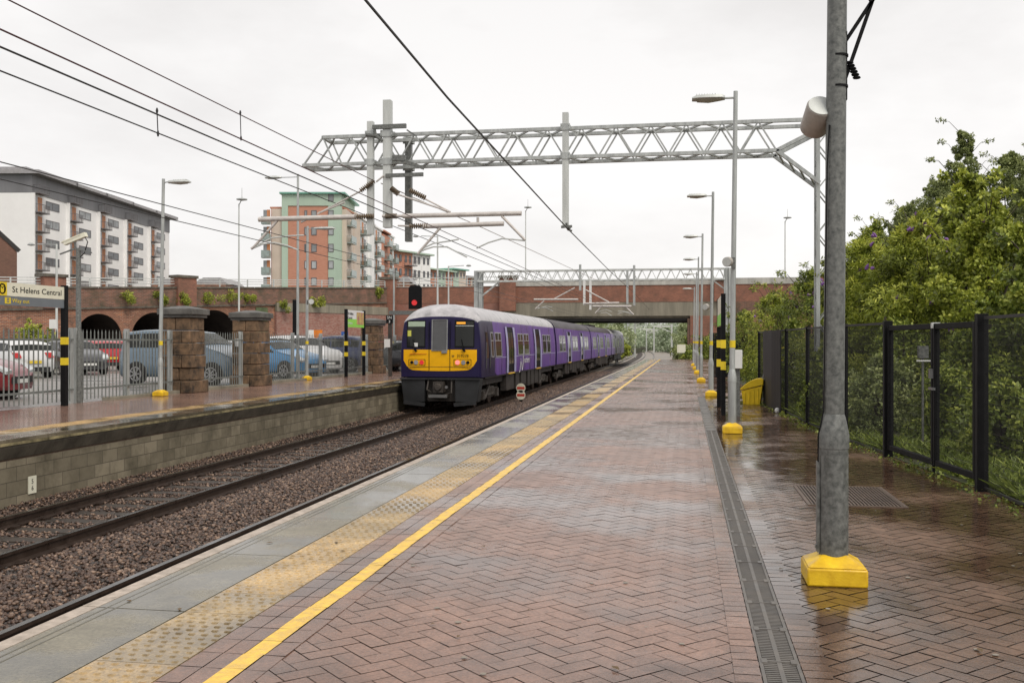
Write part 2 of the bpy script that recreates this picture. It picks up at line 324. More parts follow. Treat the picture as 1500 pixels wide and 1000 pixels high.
while y < 50:
    for i in range(6):
        x = -10.58 + i * .068; b.box(x, x + .03, y, y + .03, 0, .008)
    y += .068
o = b.build('tactile_blisters', TACA, smooth=False); setp(o, kind='structure')
LP = brickmat('left_pavers', (.36, .21, .16), (.29, .17, .13), (.1, .07, .06), w=.2, h=.1, ms=.006, rough=.16, dirt=(.07, .05, .04), dirtamt=.6)
b = MB(); b.quad((-13.74, -6, .0), (-10.61, -6, .0), (-10.61, 84, .0), (-13.74, 84, .0)); o = b.build('brick_paving', LP, smooth=False); setp(o, kind='structure')
# tracks
ZR = -.915
def railx(x, y0, y1, nm, lab, cx=None):
    prof = [(-.07, ZR - .155), (.07, ZR - .155), (.07, ZR - .14), (.012, ZR - .12), (.010, ZR - .045), (.036, ZR - .035), (.036, ZR - .004), (-.036, ZR - .004), (-.036, ZR - .035), (-.010, ZR - .045), (-.012, ZR - .12), (-.07, ZR - .14)]
    b = MB(); ys = np.linspace(y0, y1, 14 if y1 > 90 else 3)
    def off(y): return 0 if y < 95 else -((y - 95) / 100) ** 2 * 2.2
    n = len(prof); vs = []; 
    for y in ys: vs += [(x + off(y) + p[0], y, p[1]) for p in prof]
    fs = [(i * n + k, i * n + (k + 1) % n, (i + 1) * n + (k + 1) % n, (i + 1) * n + k) for i in range(len(ys) - 1) for k in range(n)]
    b.add(vs, fs); b.mi = 1
    vs = []
    for y in ys: vs += [(x + off(y) - .034, y, ZR - .001), (x + off(y) + .034, y, ZR - .001)]
    b.add(vs, [(2 * i, 2 * i + 1, 2 * i + 3, 2 * i + 2) for i in range(len(ys) - 1)])
    o = b.build(nm, [M['rail'], M['railtop']]); return setp(o, lab, 'rail', 'running rails of the tracks')
T1, T2 = -8.14, -4.64
railx(T1 - .7525, -2, 260, 'rail', 'steel rail nearest the left platform wall'); railx(T1 + .7525, -2, 260, 'rail', 'steel rail of the left track beside the open ballast strip')
railx(T2 - .7525, -2, 260, 'rail', 'steel rail running close beside the near platform edge'); railx(T2 + .7525, -2, 260, 'rail', 'steel rail tucked under the near platform edge')
for x, l in ((-11.5, 'far rail left of the train beyond the bridge'), (-10.0, 'far rail next to the leftmost one beyond the bridge'), (-.4, 'steel rail left of the middle of the far junction'), (1.1, 'steel rail beyond the near platform end, rightmost of the far tracks')):
    railx(x, 100, 260, 'rail', l)
b = MB()
for T in (T1, T2):
    y = 4
    while y < 260:
        q = 0 if y < 95 else -((y - 95) / 100) ** 2 * 2.2
        b.box(T - 1.25 + q, T + 1.25 + q, y, y + .26, ZR - .38, ZR - .165 + random.uniform(-.006, .006)); y += .65
o = b.build('sleepers', mat('wet_sleeper', (.05, .038, .028), .5, 0, scale=4, var=.5, rvar=.15), smooth=False); setp(o, 'dark wet timber sleepers under both tracks', 'sleepers', kind='stuff')
b = MB()
for T in (T1, T2):
    y = 4
    while y < 45:
        for s in (-1, 1):
            for q in (-.13, .09): b.box(T + s * .7525 + q - .01, T + s * .7525 + q + .05, y + .06, y + .2, ZR - .17, ZR - .13)
        y += .65
o = b.build('rail_clips', M['rail'], smooth=False); setp(o, 'rusty clips holding the rails to the sleepers', 'rail clips', kind='stuff')
# ballast bed sheet
def bedz(x, y=0):
    z = -1.085
    d = abs(x - (T1 + T2) / 2)
    if d < .75: z += .05 * (1 - d / .75) + .03
    if x < T1 - 1.1: z += .09 * min(1, (T1 - 1.1 - x) / .4)
    return z
xs = np.linspace(-9.75, -2.96, 40); ys = np.concatenate([np.linspace(2, 40, 60), np.linspace(42, 270, 60)])
V = np.array([(x - (0 if y < 95 else ((y - 95) / 100) ** 2 * 2.2) + (0 if y < 79 or x < -3.5 else (y - 79) * .05 * (x + 3.5) / .5), y, bedz(x) - .006) for y in ys for x in xs]); nx = len(xs)
Fc = np.array([(j * nx + i, j * nx + i + 1, (j + 1) * nx + i + 1, (j + 1) * nx + i) for j in range(len(ys) - 1) for i in range(nx - 1)])
o = npmesh('trackbed', V, Fc, BAL, smooth=True); setp(o, kind='structure')
b = MB(); b.quad((-40, 79.1, -1.045), (12, 79.1, -1.045), (12, 270, -1.045), (-40, 270, -1.045))
o = b.build('far_trackbed', mat('far_ballast', (.26, .22, .18), .5, 0, scale=.7, var=.35), smooth=False); setp(o, kind='structure')
# loose stones
def stonebase():
    ph = (1 + 5 ** .5) / 2; v = np.array([(-1, ph, 0), (1, ph, 0), (-1, -ph, 0), (1, -ph, 0), (0, -1, ph), (0, 1, ph), (0, -1, -ph), (0, 1, -ph), (ph, 0, -1), (ph, 0, 1), (-ph, 0, -1), (-ph, 0, 1)], float) / 1.9
    f = np.array([(0, 11, 5), (0, 5, 1), (0, 1, 7), (0, 7, 10), (0, 10, 11), (1, 5, 9), (5, 11, 4), (11, 10, 2), (10, 7, 6), (7, 1, 8), (3, 9, 4), (3, 4, 2), (3, 2, 6), (3, 6, 8), (3, 8, 9), (4, 9, 5), (2, 4, 11), (6, 2, 10), (8, 6, 7), (9, 8, 1)]); return v, f
def randrot(n):
    q = rng.normal(size=(n, 4)); q /= np.linalg.norm(q, axis=1)[:, None]; w, x, y, z = q.T
    return np.stack([1 - 2 * (y * y + z * z), 2 * (x * y - z * w), 2 * (x * z + y * w), 2 * (x * y + z * w), 1 - 2 * (x * x + z * z), 2 * (y * z - x * w), 2 * (x * z - y * w), 2 * (y * z + x * w), 1 - 2 * (x * x + y * y)], 1).reshape(n, 3, 3)
def stones(P, size, name, m):
    n = len(P); v, f = stonebase(); B = v[None] * rng.uniform(.55, 1.15, (n, 12, 1)) * rng.uniform(.55, 1.2, (n, 1, 3)); B = np.einsum('nij,nkj->nki', randrot(n), B) * size[:, None, None]; B[:, :, 2] *= .8
    V = (B + P[:, None, :]).reshape(-1, 3); Fc = (f[None] + (np.arange(n) * 12)[:, None, None]).reshape(-1, 3); c = np.repeat(np.clip(rng.normal(.45, .27, n), 0, 1), 20)
    return npmesh(name, V, Fc, m, col=c)
m, nt, p = newmat('wet_stone'); a = N(nt, 'ShaderNodeAttribute'); a.attribute_name = 'shade'; r = N(nt, 'ShaderNodeValToRGB'); e = r.color_ramp.elements
e[0].color = (.03, .022, .018, 1); e[1].color = (.30, .20, .14, 1); x = e.new(.5); x.color = (.095, .056, .04, 1); nt.links.new(a.outputs['Fac'], r.inputs[0]); nt.links.new(r.outputs[0], p.inputs['Base Color']); p.inputs['Roughness'].default_value = .42
STON = m
pts = []
def scatter(x0, x1, y0, y1, dens, s):
    n = int((x1 - x0) * (y1 - y0) * dens); X = rng.uniform(x0, x1, n); Y = rng.uniform(y0, y1, n); Z = np.array([bedz(x) for x in X]) + rng.uniform(-.012, .02, n)
    pts.append((np.stack([X, Y, Z], 1), np.full(n, s) * rng.uniform(.7, 1.25, n)))
scatter(T1 + .80, T2 - .80, 5, 18, 750, .031); scatter(T1 + .80, T2 - .80, 18, 42, 480, .036); scatter(T1 + .8, T2 - .8, 42, 80, 160, .05)
scatter(-9.72, T1 - .8, 9, 24, 620, .03); scatter(-9.72, T1 - .8, 24, 40, 350, .036)
scatter(T2 - .70, T2 + .3, 6, 30, 350, .032)
for k in range(2, 75):  # cribs between sleepers
    y = 4 + k * .65; scatter(T1 - .71, T1 + .71, y + .27, y + .64, 520 if k < 40 else 260, .03)
P_ = np.concatenate([q[0] for q in pts]); S_ = np.concatenate([q[1] for q in pts])
o = stones(P_, S_, 'ballast', STON); setp(o, 'wet brown crushed stone ballast around the rails', 'ballast', kind='stuff')
# small number plate on the platform wall
c = onX(47, 709, -9.69)
b = MB(); b.box(-9.695, -9.68, c.y - .09, c.y + .09, c.z - .13, c.z + .13); o = b.build('wall_plate', M['cream'])
setp(o, 'small cream plate fixed low on the left platform wall', 'plate')
text('5\n6', .1, (-9.678, c.y - .03, c.z + .02), basis((0, 1, 0), (0, 0, 1)), M['black'], o)

r_ = random.Random(3); b = MB()
for k in range(150):
    x, y, q = r_.uniform(-1.7, 2.6), 2.6 + 26 * r_.random() ** 1.6, r_.uniform(.007, .018)
    if .2 < x < .62 or x > FXs(y): continue
    b.add([(x + q * math.cos(a) * r_.uniform(.8, 1.1), y + q * math.sin(a) * r_.uniform(.8, 1.1), .0115) for a in np.linspace(0, 5.5, 8)], [tuple(range(8))])
setp(b.build('gum_spots', mat('gum', (.3, .26, .21), .6), smooth=False), 'pale trodden gum and grit spots on the brick paving', 'gum spots', kind='stuff')
b = MB()
for k in range(90):
    x, y, q, a = r_.uniform(-3.0, 2.7), 2.8 + 22 * r_.random() ** 1.4, r_.uniform(.012, .03), r_.uniform(0, 6.28)
    if .3 < x < .5 or x > FXs(y): continue
    c, s_ = math.cos(a) * q, math.sin(a) * q
    b.quad((x - c, y - s_, .016), (x - s_ * .5, y + c * .5, .019), (x + c, y + s_, .017), (x + s_ * .5, y - c * .5, .02))
setp(b.build('fallen_leaves', mat('dead_leaf', (.13, .08, .03), .6), smooth=False), 'small dead leaves scattered over the platform', 'fallen leaves', kind='stuff')
# ================= POLES, GANTRIES, WIRES =================
def lamp(u, vb, vt, side, label, cat='street lamp', group='platform lamp columns', near=False, base=True, arm=.45, headL=.55, clamp=False, X=None, band=True, r=.042, lean=.012, drum=None):
    p = gp(u, vb); H = HC + (499.5 - vt) * (pt(u, vb, 1) - pt(u, vb, 1)).length if 0 else None
    d = HC * F / (vb - 499.5); H = HC + (499.5 - vt) * d / F
    t = thing('platform_lamp', label, cat, (p.x, p.y, .005), 0, group); q = 24 if near else 14
    k = 1.35 if near else 1
    b = MB(); R2 = .084 if near else .064; R1 = .061 if near else r
    lz = .86
    b.lathe([(R2, .0), (R2, lz - .08), (R2 * 1.06, lz - .078), (R2 * 1.06, lz), (R1 * 1.12, lz + .1), (R1, lz + .12)], n=q)
    b.tube([(0, 0, lz + .1), (lean * (H - lz), 0, H)], [R1, R1 * (.86 if near else .78)], q); pole = b.build('pole', M['galvd'] if near else M['galv'], t)
    if near or clamp:
        b = MB(); b.box(-.012, .012, -R2 - .006, -R2 + .004, .18, .72) if False else b.tube([(0, 0, .125), (0, 0, .15)], R2 + .006, q); 
        b.build('clamp_band', M['galvd'], t)
    if near:
        b = MB(); b.box(-R2 - .012, -R2 + .002, -.03, .03, .17, .70); b.box(-R2 - .02, -R2, -.016, .016, .19, .21); b.build('access_door', M['galvd'], t)
    if base:
        b = MB(); s = .168 if near else .148; b.box(-s, s, -s, s, 0, .105); b.box(-s, s, -s, s, .105, .165, top=(.10, .10)); 
        b.build('yellow_base', M['yellow'], t, bevel=.012)
    if band:
        b = MB(); b.tube([(lean * .45, 0, 1.31), (lean * .53, 0, 1.42)], R1 * 1.06, q); b.build('yellow_band', M['yband'], t)
    if side:
        b = MB(); hx = lean * (H - lz); z = H - .1
        b.tube([(hx, 0, z), (hx + side * arm, 0, z + (.0 if side < 0 else .02))], .016, 8); b.build('lamp_arm', M['galv'], t)
        b = MB(); x0 = hx + side * arm; n = 9
        secs = [(0, .05, .03, .02), (.1, .1, .045, .05), (.5, .115, .05, .06), (.85, .11, .045, .055), (1, .07, .02, .02)]
        vs = []
        for s_, w_, up, dn in secs:
            x = x0 + side * s_ * headL
            vs += [(x, -w_, z), (x, -w_ * .8, z + up), (x, w_ * .8, z + up), (x, w_, z), (x, w_ * .75, z - .02), (x, -w_ * .75, z - .02)]
        fs = [(i * 6 + k, i * 6 + (k + 1) % 6, (i + 1) * 6 + (k + 1) % 6, (i + 1) * 6 + k) for i in range(4) for k in range(6)] + [tuple(range(6)), tuple(range(24, 30))]
        b.add(vs, fs)
        for i in range(8):
            x = x0 + side * (.3 + .08 * i) * headL; b.box(x - .004, x + .004, -.09, .09, z + .045, z + .062)
        hd = b.build('lamp_head', M['galvl'], t)
        b = MB(); vs = []
        for s_, w_, dn in ((.12, .07, .03), (.5, .085, .055), (.85, .08, .04)):
            x = x0 + side * s_ * headL; vs += [(x, -w_, z - .022), (x, -w_ * .6, z - dn), (x, w_ * .6, z - dn), (x, w_, z - .022)]
        b.add(vs, [(i * 4 + k, i * 4 + k + 1, (i + 1) * 4 + k + 1, (i + 1) * 4 + k) for i in range(2) for k in range(3)] + [(0, 1, 2, 3), (8, 9, 10, 11)])
        b.build('lamp_lens', M['lampglass'], hd)
    return t, pole, H, lean
def speaker(p, axis, r, l, label, brk=None, name='loudspeaker'):
    t = thing(name, label, 'loudspeaker', p); a = Vector(axis).normalized(); b = MB()
    pts_ = [a * (-l / 2), a * (-l / 2 + .008), a * (l / 2 - .01), a * (l / 2)]
    b.tube(pts_, [r * .96, r, r, r * .94], 28); b.build('housing', M['tubec'], t)
    b = MB(); b.tube([a * (l / 2 - .004), a * (l / 2 + .006)], r * .9, 28); b.build('end_cap', M['galvl'], t)
    if brk is not None: b = MB(); b.beam((0, 0, 0), brk, .05, .012); b.beam(Vector(brk) + Vector((0, 0, .07)), Vector(brk) - Vector((0, 0, .1)), .05, .03); b.build('bracket', M['galvd'], t)
    return t
M['tubec'] = mat('speaker_beige', (.42, .385, .35), .5, 0, var=.2, scale=14, bump=.1)
t1, p1, H1, _ = lamp(1221, 851, -420, 0, 'thick weathered galvanised pole in a yellow base standing nearest the camera', 'pole', 'platform lamp columns', near=True, band=False, clamp=True, lean=.008)
b = MB()   # bracket near the top of the near pole
q = onY(1238, 98, t1.location.y); z0 = q.z
b.beam((.05, 0, z0 - .12), (.22, 0, z0 + .38), .022, .01, up=(0, 1, 0)); b.beam((.05, 0, z0 + .12), (.22, 0, z0 + .38), .022, .01, up=(0, 1, 0)); b.beam((.20, 0, z0 + .38), (.28, 0, z0 + .42), .03)
b.box(.03, .075, -.02, .02, z0 - .2, z0 + .2)
for k in range(6): b.lathe([(.02, -.006), (.024, 0), (.02, .006)], (.09 + k * .008, 0, z0 + .02 - k * .018), n=8)
b.build('bracket', M['black'], t1)
b = MB()
for z in (z0 - .12, z0 + .06): b = MB(); b.lathe([(.0595, z - .006), (.0595, z + .006)], (.008 * z, 0, 0), n=20); b.build('strap', M['black'], t1)
b = MB(); b.tube([(-.03, -.045, z0 - .35), (-.042, -.045, z0 - .6), (-.06, -.03, 1.0), (-.09, -.02, .85), (-.09, -.02, .3)], .004, 6); b.build('cable', M['black'], t1)
q = pt(1197, 172, 5.95); speaker(q, (.12, -.78, .5), .082, .19, 'grey beige drum loudspeaker strapped to the left of the big near pole', (.12, .02, -.03))
L2 = [(1072.5, 634, 134, -1, 'first platform lamp column behind the near pole with round speaker', .042), (1041.5, 580, 281, -1, 'third column of the right platform lamp row with pale flat lamp head', .042),
      (1027, 559, 342, -1, 'fourth lamp column from the camera in the right platform row', .042), (1021.5, 547, 376, -1, 'fifth lamp column from the camera in the right platform row', .04), (1019, 540.5, 398, -1, 'sixth lamp column from the camera, short head against the bridge', .04), (1016, 535.5, 420, -1, 'furthest lamp column of the right platform row, beside the bridge', .04)]
for u, vb, vt, s, l, r in L2: lamp(u, vb, vt, s, l, r=r, clamp=True, arm=.16, headL=.5, lean=.012)
q = pt(1066, 383, 15.2); speaker(q, (-.35, -.9, -.1), .075, .1, 'small round speaker on the first lamp column behind the near pole', (.09, .05, 0))
q = pt(1034, 449, 32); speaker(q, (-.35, -.9, -.1), .1, .16, 'small pale speaker high on the distant lamp columns', (.16, .05, 0))
# left platform lamps
lamp(235, 579.5, 262, 1, 'lamp column between the blue van and the first stone pier', arm=.14, headL=.6, lean=.018, r=.05, clamp=True)
lamp(436, 557, 255, -1, 'plain grey lamp column with its head reaching left, behind the yellow based one', arm=.62, headL=.62, base=False, band=False, lean=0.002, r=.05)
lamp(449.5, 556, 331, 1, 'shorter left platform lamp column with yellow base, in front of the white car', arm=.25, headL=.8, lean=.006, r=.055)
lamp(577, 541.5, 392, 0, 'distant left platform column with yellow base beside the third pier', lean=.0, r=.05)
q = pt(709 / 4.545 + 300, 441.5, 36); speaker(q, (.3, -.9, 0), .1, .2, 'small white speaker on the shorter left platform lamp column', (-.15, 0, 0))
for (u, vt, d, l, s) in ((641, 345, 75, 'thin lamp column left of the overhead line gantry, head reaching left', -1), (657, 389, 82, 'short pale lamp column just left of the far gantry leg', 1), (350, 287, 78, 'tall road lighting mast with disc head above the brick viaduct', 0), (770, 300, 110, 'tall thin road mast with flat disc head above the train', 0), (1150, 315, 105, 'tall thin road mast with disc head right of the bridge', 0), (83, 357, 60, 'thin street lamp standing on the viaduct in front of the white flats', -1)):
    p = pt(u, 430, d); t = thing('road_lamp', l, 'road lamp', (p.x, p.y, 0)); top = HC + (499.5 - vt) * d / F
    b = MB(); b.tube([(0, 0, 0), (0, 0, top - (.6 if not s else 0))], [.09, .055], 8); b.build('pole', M['galvl'], t)
    b = MB()
    if s: b.tube([(0, 0, top - .05), (s * 1.3, 0, top + .02)], .03, 6); b.lathe([(.04, -.08), (.2, -.05), (.22, .0), (.1, .1)], (s * 1.7, 0, top), n=12)
    else: b.lathe([(.03, -.12), (.42, -.04), (.42, .03), (.05, .1), (.025, .2), (.015, .9)], (.25, 0, top - .25), n=16); b.tube([(0, 0, top - .7), (.2, 0, top - .32)], .04, 6)
    b.build('lamp_head', M['galv'], t)
# CCTV pole left
p = gp(115, 589.5); t = thing('camera_pole', 'galvanised pole carrying a white security camera behind the station name sign', 'camera pole', (p.x, p.y, 0)); d = HC * F / 90
b = MB(); b.lathe([(.095, 0), (.095, 1.55), (.058, 1.7), (.055, 3.55)], n=18); b.build('pole', M['galvd'], t)
ct = thing('security_camera', 'white bullet security camera with sun shield on top of the left pole', 'camera', pt(111, 351, d))
b = MB(); b.beam((-.28, 0, -.07), (.26, 0, .12), .11, .1); b.beam((-.34, 0, -.06), (.16, 0, .12), .13, .02); b.build('housing', M['cream'], ct)
b = MB(); b.tube([(-.02, 0, -.05), (.0, 0, -.22)], .025, 8); b.beam((-.4, 0, -.32), (-.02, 0, -.2), .03); b.beam((0, 0, -.2), (.4, 0, -.3), .03); b.build('bracket', M['galvd'], ct)
b = MB(); b.tube([(.22, 0, .08), (.3, 0, -.05), (.22, 0, -.3), (.1, 0, -.4)], .012, 6); b.build('cable', M['black'], ct)
# ---- gantries ----
def truss(b, x0, x1, y0, y1, z0, z1, n, s=.07, slope=True):
    xs0 = x0 + (.45 if slope else 0)
    for y in (y0, y1):
        b.beam((xs0, y, z1), (x1, y, z1), s); b.beam((x0, y, z0), (x1, y, z0), s)
        for i in range(n):
            a = x0 + (x1 - x0) * i / n; c = x0 + (x1 - x0) * (i + 1) / n; m_ = (a + c) / 2
            b.beam((a, y, z0), (max(m_, xs0), y, z1), s * .62, s * .4); b.beam((max(m_, xs0), y, z1), (c, y, z0), s * .62, s * .4)
    for z in (z0, z1):
        for i in range(n):
            a = x0 + (x1 - x0) * i / n; c = x0 + (x1 - x0) * (i + 1) / n; m_ = (a + c) / 2
            a, c, m_ = [max(q, xs0) if z == z1 else q for q in (a, c, m_)]
            b.beam((a, y0, z), (m_, y1, z), s * .5); b.beam((m_, y1, z), (c, y0, z), s * .5)
        b.beam((x0 if z == z0 else xs0, y0, z), (x0 if z == z0 else xs0, y1, z), s)
def lattice(b, x, y, z0, z1, w, s=.06, step=.5):
    for sx in (-1, 1):
        for sy in (-1, 1): b.beam((x + sx * w / 2, y + sy * w / 2, z0), (x + sx * w / 2, y + sy * w / 2, z1), s)
    z = z0; k = 1
    while z < z1 - step:
        for sx in (-1, 1): b.beam((x + sx * w / 2, y - k * w / 2, z), (x + sx * w / 2, y + k * w / 2, z + step), s * .6, s * .3)
        for sy in (-1, 1): b.beam((x - k * w / 2, y + sy * w / 2, z), (x + k * w / 2, y + sy * w / 2, z + step), s * .6, s * .3)
        z += step; k = -k
YG = 21.1
def hcol(b, x, y, z0, z1, w=.28, dp=.3, tf=.02):  # H section
    b.box(x - w / 2, x + w / 2, y - dp / 2, y - dp / 2 + tf, z0, z1); b.box(x - w / 2, x + w / 2, y + dp / 2 - tf, y + dp / 2, z0, z1); b.box(x - .01, x + .01, y - dp / 2 + tf, y + dp / 2 - tf, z0, z1)
g1 = thing('overhead_gantry', 'near galvanised lattice gantry spanning both tracks and the platform', 'gantry', (2.83, YG, 0))
b = MB(); xL = onY(452, 240, YG).x - 2.83
truss(b, xL, -.55 - .45, -.3, .3, 5.28, 5.88, 14); 
for y in (-.3, .3):
    b.beam((-1.0, y, 5.88), (-.1, y, 5.88), .07); b.beam((-1.0, y, 5.28), (-.15, y, 5.7), .07); b.beam((-1.0, y, 5.28), (-.15, y, 4.6), .07)
for k in range(4): q = k / 4; b.beam((-1 + .85 * q, -.3, 5.28 - .68 * q), (-1 + .85 * (q + .25), .3, 5.28 - .68 * (q + .25)), .03)
b.build('lattice_beam', M['galv'], g1)
b = MB(); lattice(b, 0, 0, 0, 5.9, .34, .07, .45); b.box(-.03, .2, -.19, -.17, 0, 5.9); b.build('column', M['galv'], g1)
def dropper(g, x, z0, z1, nm='hanging_post', w=.11, m='galvl', y=-.4, label=None):
    b = MB(); b.box(x - w / 2, x + w / 2, y - w / 2, y + w / 2, z0, z1); o = b.build(nm, M[m], g)
    b = MB()
    for z in (5.28, 5.88):
        b.box(x - w * .8, x + w * .8, y - w * .62, y - w * .52, z - .07, z + .07)
        for s in (-1, 1):
            for q in (-.04, .04): b.lathe([(.011, 0), (.011, .03)], (x + s * w * .68, y - w * .62 - .03, z + q), n=6, ax='y')
        b.box(x - w * .8, x + w * .8, y + w * .5, y + w * .7, z - .06, z + .06)
        for s in (-1, 1): b.beam((x + s * w * .68, y - w * .65, z), (x + s * w * .68, y + w * .72, z), .02, .1)
        b.build('clamp', M['galv'], o); b = MB()
    return o
def gx(u, v=250): return onY(u, v, YG - .4).x - 2.83
def gz(u, v): return onY(u, v, YG - .4).z
dropper(g1, gx(543), gz(543, 343), gz(543, 178), w=.13); dropper(g1, gx(568), gz(568, 333), gz(568, 147), w=.17); dropper(g1, gx(583.5), gz(583, 348), gz(583, 195), w=.14, m='galvd', y=.42); dropper(g1, gx(828.5), gz(829, 332), gz(829, 165), w=.125)
b = MB(); Y0 = -.4
def G(u, v, dy=-.5): p = onY(u, v, YG + dy); return (p.x - 2.83, dy, p.z)
b = MB(); b.beam(G(546, 186), G(595, 184), .07, .09); b.build('cross_arm', M['galvd'], g1)
b = MB(); b.beam(G(565, 257), G(620, 255), .05, .08); b.build('cross_arm', M['galvd'], g1)
b = MB(); b.beam(G(585, 233), G(621, 246), .05, .07); b.build('cross_arm', M['galvd'], g1)
b = MB(); b.beam(G(596, 190), G(608, 198), .03); b.build('cross_arm', M['galvd'], g1)
b = MB(); b.tube([G(548, 187), G(551, 199), G(560, 206)], .03, 6); b.build('cross_arm', M['galvd'], g1)
b = MB(); b.tube([G(536, 197), G(550, 198), G(558, 204)], .035, 6); b.build('cross_arm', M['galvd'], g1)
b = MB(); b.beam(G(575, 231), G(594, 231), .08, .12); b.build('cross_arm', M['galvd'], g1)

def insul(b, a, c, r=.045, n=9):
    a, c = Vector(a), Vector(c); P = []; R = []
    for i in range(n):
        for f, k in ((0, .35), (.2, 1), (.45, 1), (.65, .35)): P.append(a.lerp(c, (i + f) / n)); R.append(r * k)
    b.tube(P, R, 10)
def arm(root_, tubes, ins, steady, label_, ox):
    t = thing('catenary_arm', label_, 'cantilever arm', (0, 0, 0))
    b = MB()
    for a, c, r in tubes: b.tube([ox(*a), ox(*c)], r, 10)
    b.build('support_tube', M['tube'], t)
    b = MB()
    for a, c in ins: insul(b, ox(*a), ox(*c), .06)
    b.build('insulator', M['ins'], t)
    for st in steady: b = MB(); b.tube([ox(*q) for q in st], .016, 6); b.build('steady_arm', M['galvl'], t)
    return t
W1 = lambda u, v, dy=-.5: onY(u, v, YG + dy)
arm(None, [((379, 321), (522, 317), .055), ((406, 323), (372, 361), .03), ((466, 312), (505, 296), .02), ((465, 313), (533, 277), .018), ((372, 361), (368, 364), .03), ((551, 266), (562, 257), .02), ((441, 325), (448, 322), .02)],
    [((520, 317), (549, 316)), ((528, 279), (549, 264))], [[(368, 363), (380, 357), (398, 348), (425, 345), (445, 344)], [(369, 364), (385, 357), (402, 355), (420, 359), (437, 366)]],
    'left cantilever arm over the far track hanging from the near gantry', W1)
arm(None, [((590, 316), (764, 312), .05), ((620, 331), (738, 327), .05), ((735, 316), (769, 351), .028), ((645, 333), (612, 371), .028), ((700, 318), (700, 330), .03), ((560, 316), (592, 316), .03), ((583, 330), (606, 331), .02), ((576, 282), (660, 310), .02), ((623, 291), (660, 310), .018)],
    [((600, 331), (628, 330)), ((600, 278), (624, 290)), ((565, 316), (582, 316)), ((573, 275), (584, 284))], [[(769, 352), (750, 350), (735, 349), (715, 355), (698, 363)], [(611, 371), (622, 365), (635, 361), (655, 361), (684, 376)], [(620, 363), (635, 356), (655, 353), (672, 350)]],
    'right cantilever arms with brown ribbed insulators over the nearer track', W1)
# second gantry
YG2 = 63.5
g2 = thing('overhead_gantry', 'far galvanised lattice gantry just in front of the road bridge', 'gantry', (2.65, YG2, 0))
def G2(u, v, dy=-.5): p = onY(u, v, YG2 + dy); return (p.x - 2.65, dy, p.z)
xl = G2(699, 400)[0]
b = MB(); truss(b, xl, -.2, -.35, .35, 5.3, 5.95, 26, .09, slope=False); b.beam((xl, 0, 4.2), (xl + 1.4, 0, 5.3), .1); b.beam((-.1, 0, 4.6), (-1.0, 0, 5.3), .08); b.build('lattice_beam', M['galvl'], g2)
for x, w in ((xl, .55), (0, .5)):
    b = MB(); hcol(b, x, 0, -1, 6.0, w, .4); b.box(x - .02, x + .02, -.2, .2, -1, 6); b.build('column', M['galv'], g2)
for u, vt, vb in ((850, 387, 425), (919, 395, 445), (929, 388, 447), (856, 411, 446), (865, 411, 453)):
    b = MB(); a, c = G2(u, vt), G2(u, vb); b.box(a[0] - .07, a[0] + .07, -.6, -.46, c[2], a[2]); b.build('hanging_post', M['white' if u in (856, 865) else 'galv'], g2)
W2 = lambda u, v, dy=-.6: onY(u, v, YG2 + dy)
arm(None, [((782, 438), (847, 438), .06), ((812, 437), (842, 421), .04), ((797, 440), (784, 452), .04), ((856, 444), (907, 443), .06), ((858, 424), (892, 442), .04), ((868, 448), (925, 448), .07), ((880, 449), (872, 458), .04), ((917, 449), (928, 460), .04)], [],
    [[(784, 452), (800, 448), (809, 449)], [(788, 450), (800, 450), (810, 455)], [(876, 456), (888, 453), (896, 456)], [(880, 458), (888, 457), (896, 462)], [(928, 460), (915, 456), (905, 459)], [(925, 458), (912, 455), (905, 455)]], 'small white cantilever arms on the far gantry against the brick bridge', W2)
# wires
def wire(x, z, y0, y1, label, r=.011, m='wire', sag=0, pts=None):
    r *= .85; P = pts or [(x, y, z - sag * math.sin(math.pi * (y - y0) / (y1 - y0))) for y in np.linspace(y0, y1, 12)]
    b = MB(); b.tube(P, r, 5); return setp(b.build('overhead_wire', M[m]), label, 'overhead wire')
def S(x, s): return HC + s * abs(x) / cT
wire(0, 0, 0, 0, 'uppermost reddish overhead wire, ending at the insulator on the near gantry', .010, 'wirer', pts=[(-6.9, -4, S(6.9, .5)), (-6.75, 10, S(6.75, .505)), tuple(W1(549, 265))])
wire(0, 0, 0, 0, 'thin overhead wire running on from the gantry insulator toward the bridge', .014, 'tube', pts=[tuple(W1(558, 268)), tuple(W1(700, 330, 6)), (-4.9, 63, 5.0)])
wire(-5.2, S(5.2, .4557), -4, 63, 'second reddish overhead wire from the top at the left edge', .0095, 'wirer')
wire(-4.9, S(4.9, .430), -4, 150, 'third overhead wire from the top at the left edge, dark', .010)
wire(-8.14, S(8.14, .395), -4, 110, 'thick dark overhead wire, fourth from the top at the left edge', .013)
wire(-8.0, S(8.0, .262), -4, 110, 'fifth overhead wire from the top at the left edge, crossing the white flats', .009)
wire(-8.45, S(8.45, .237), -4, 150, 'lowest overhead wire at the left edge, crossing the white flats', .009)
e = onY(833, 336, YG - .4)
wire(0, 0, 0, 0, 'single heavy dark wire running from top centre to the post under the gantry', .014, 'wire', pts=[(e.x - .03, 2, e.z + .5), (e.x - .02, 10, e.z + .18), tuple(e)])
f = onY(925, 425, YG2)
wire(0, 0, 0, 0, 'dark wire continuing from the hanging gantry post down to the far gantry', .014, 'wire', pts=[tuple(e), (e.x * .6 + f.x * .4, 38, e.z * .55 + f.z * .45 - .1), tuple(f), (f.x, 120, f.z - .3)])
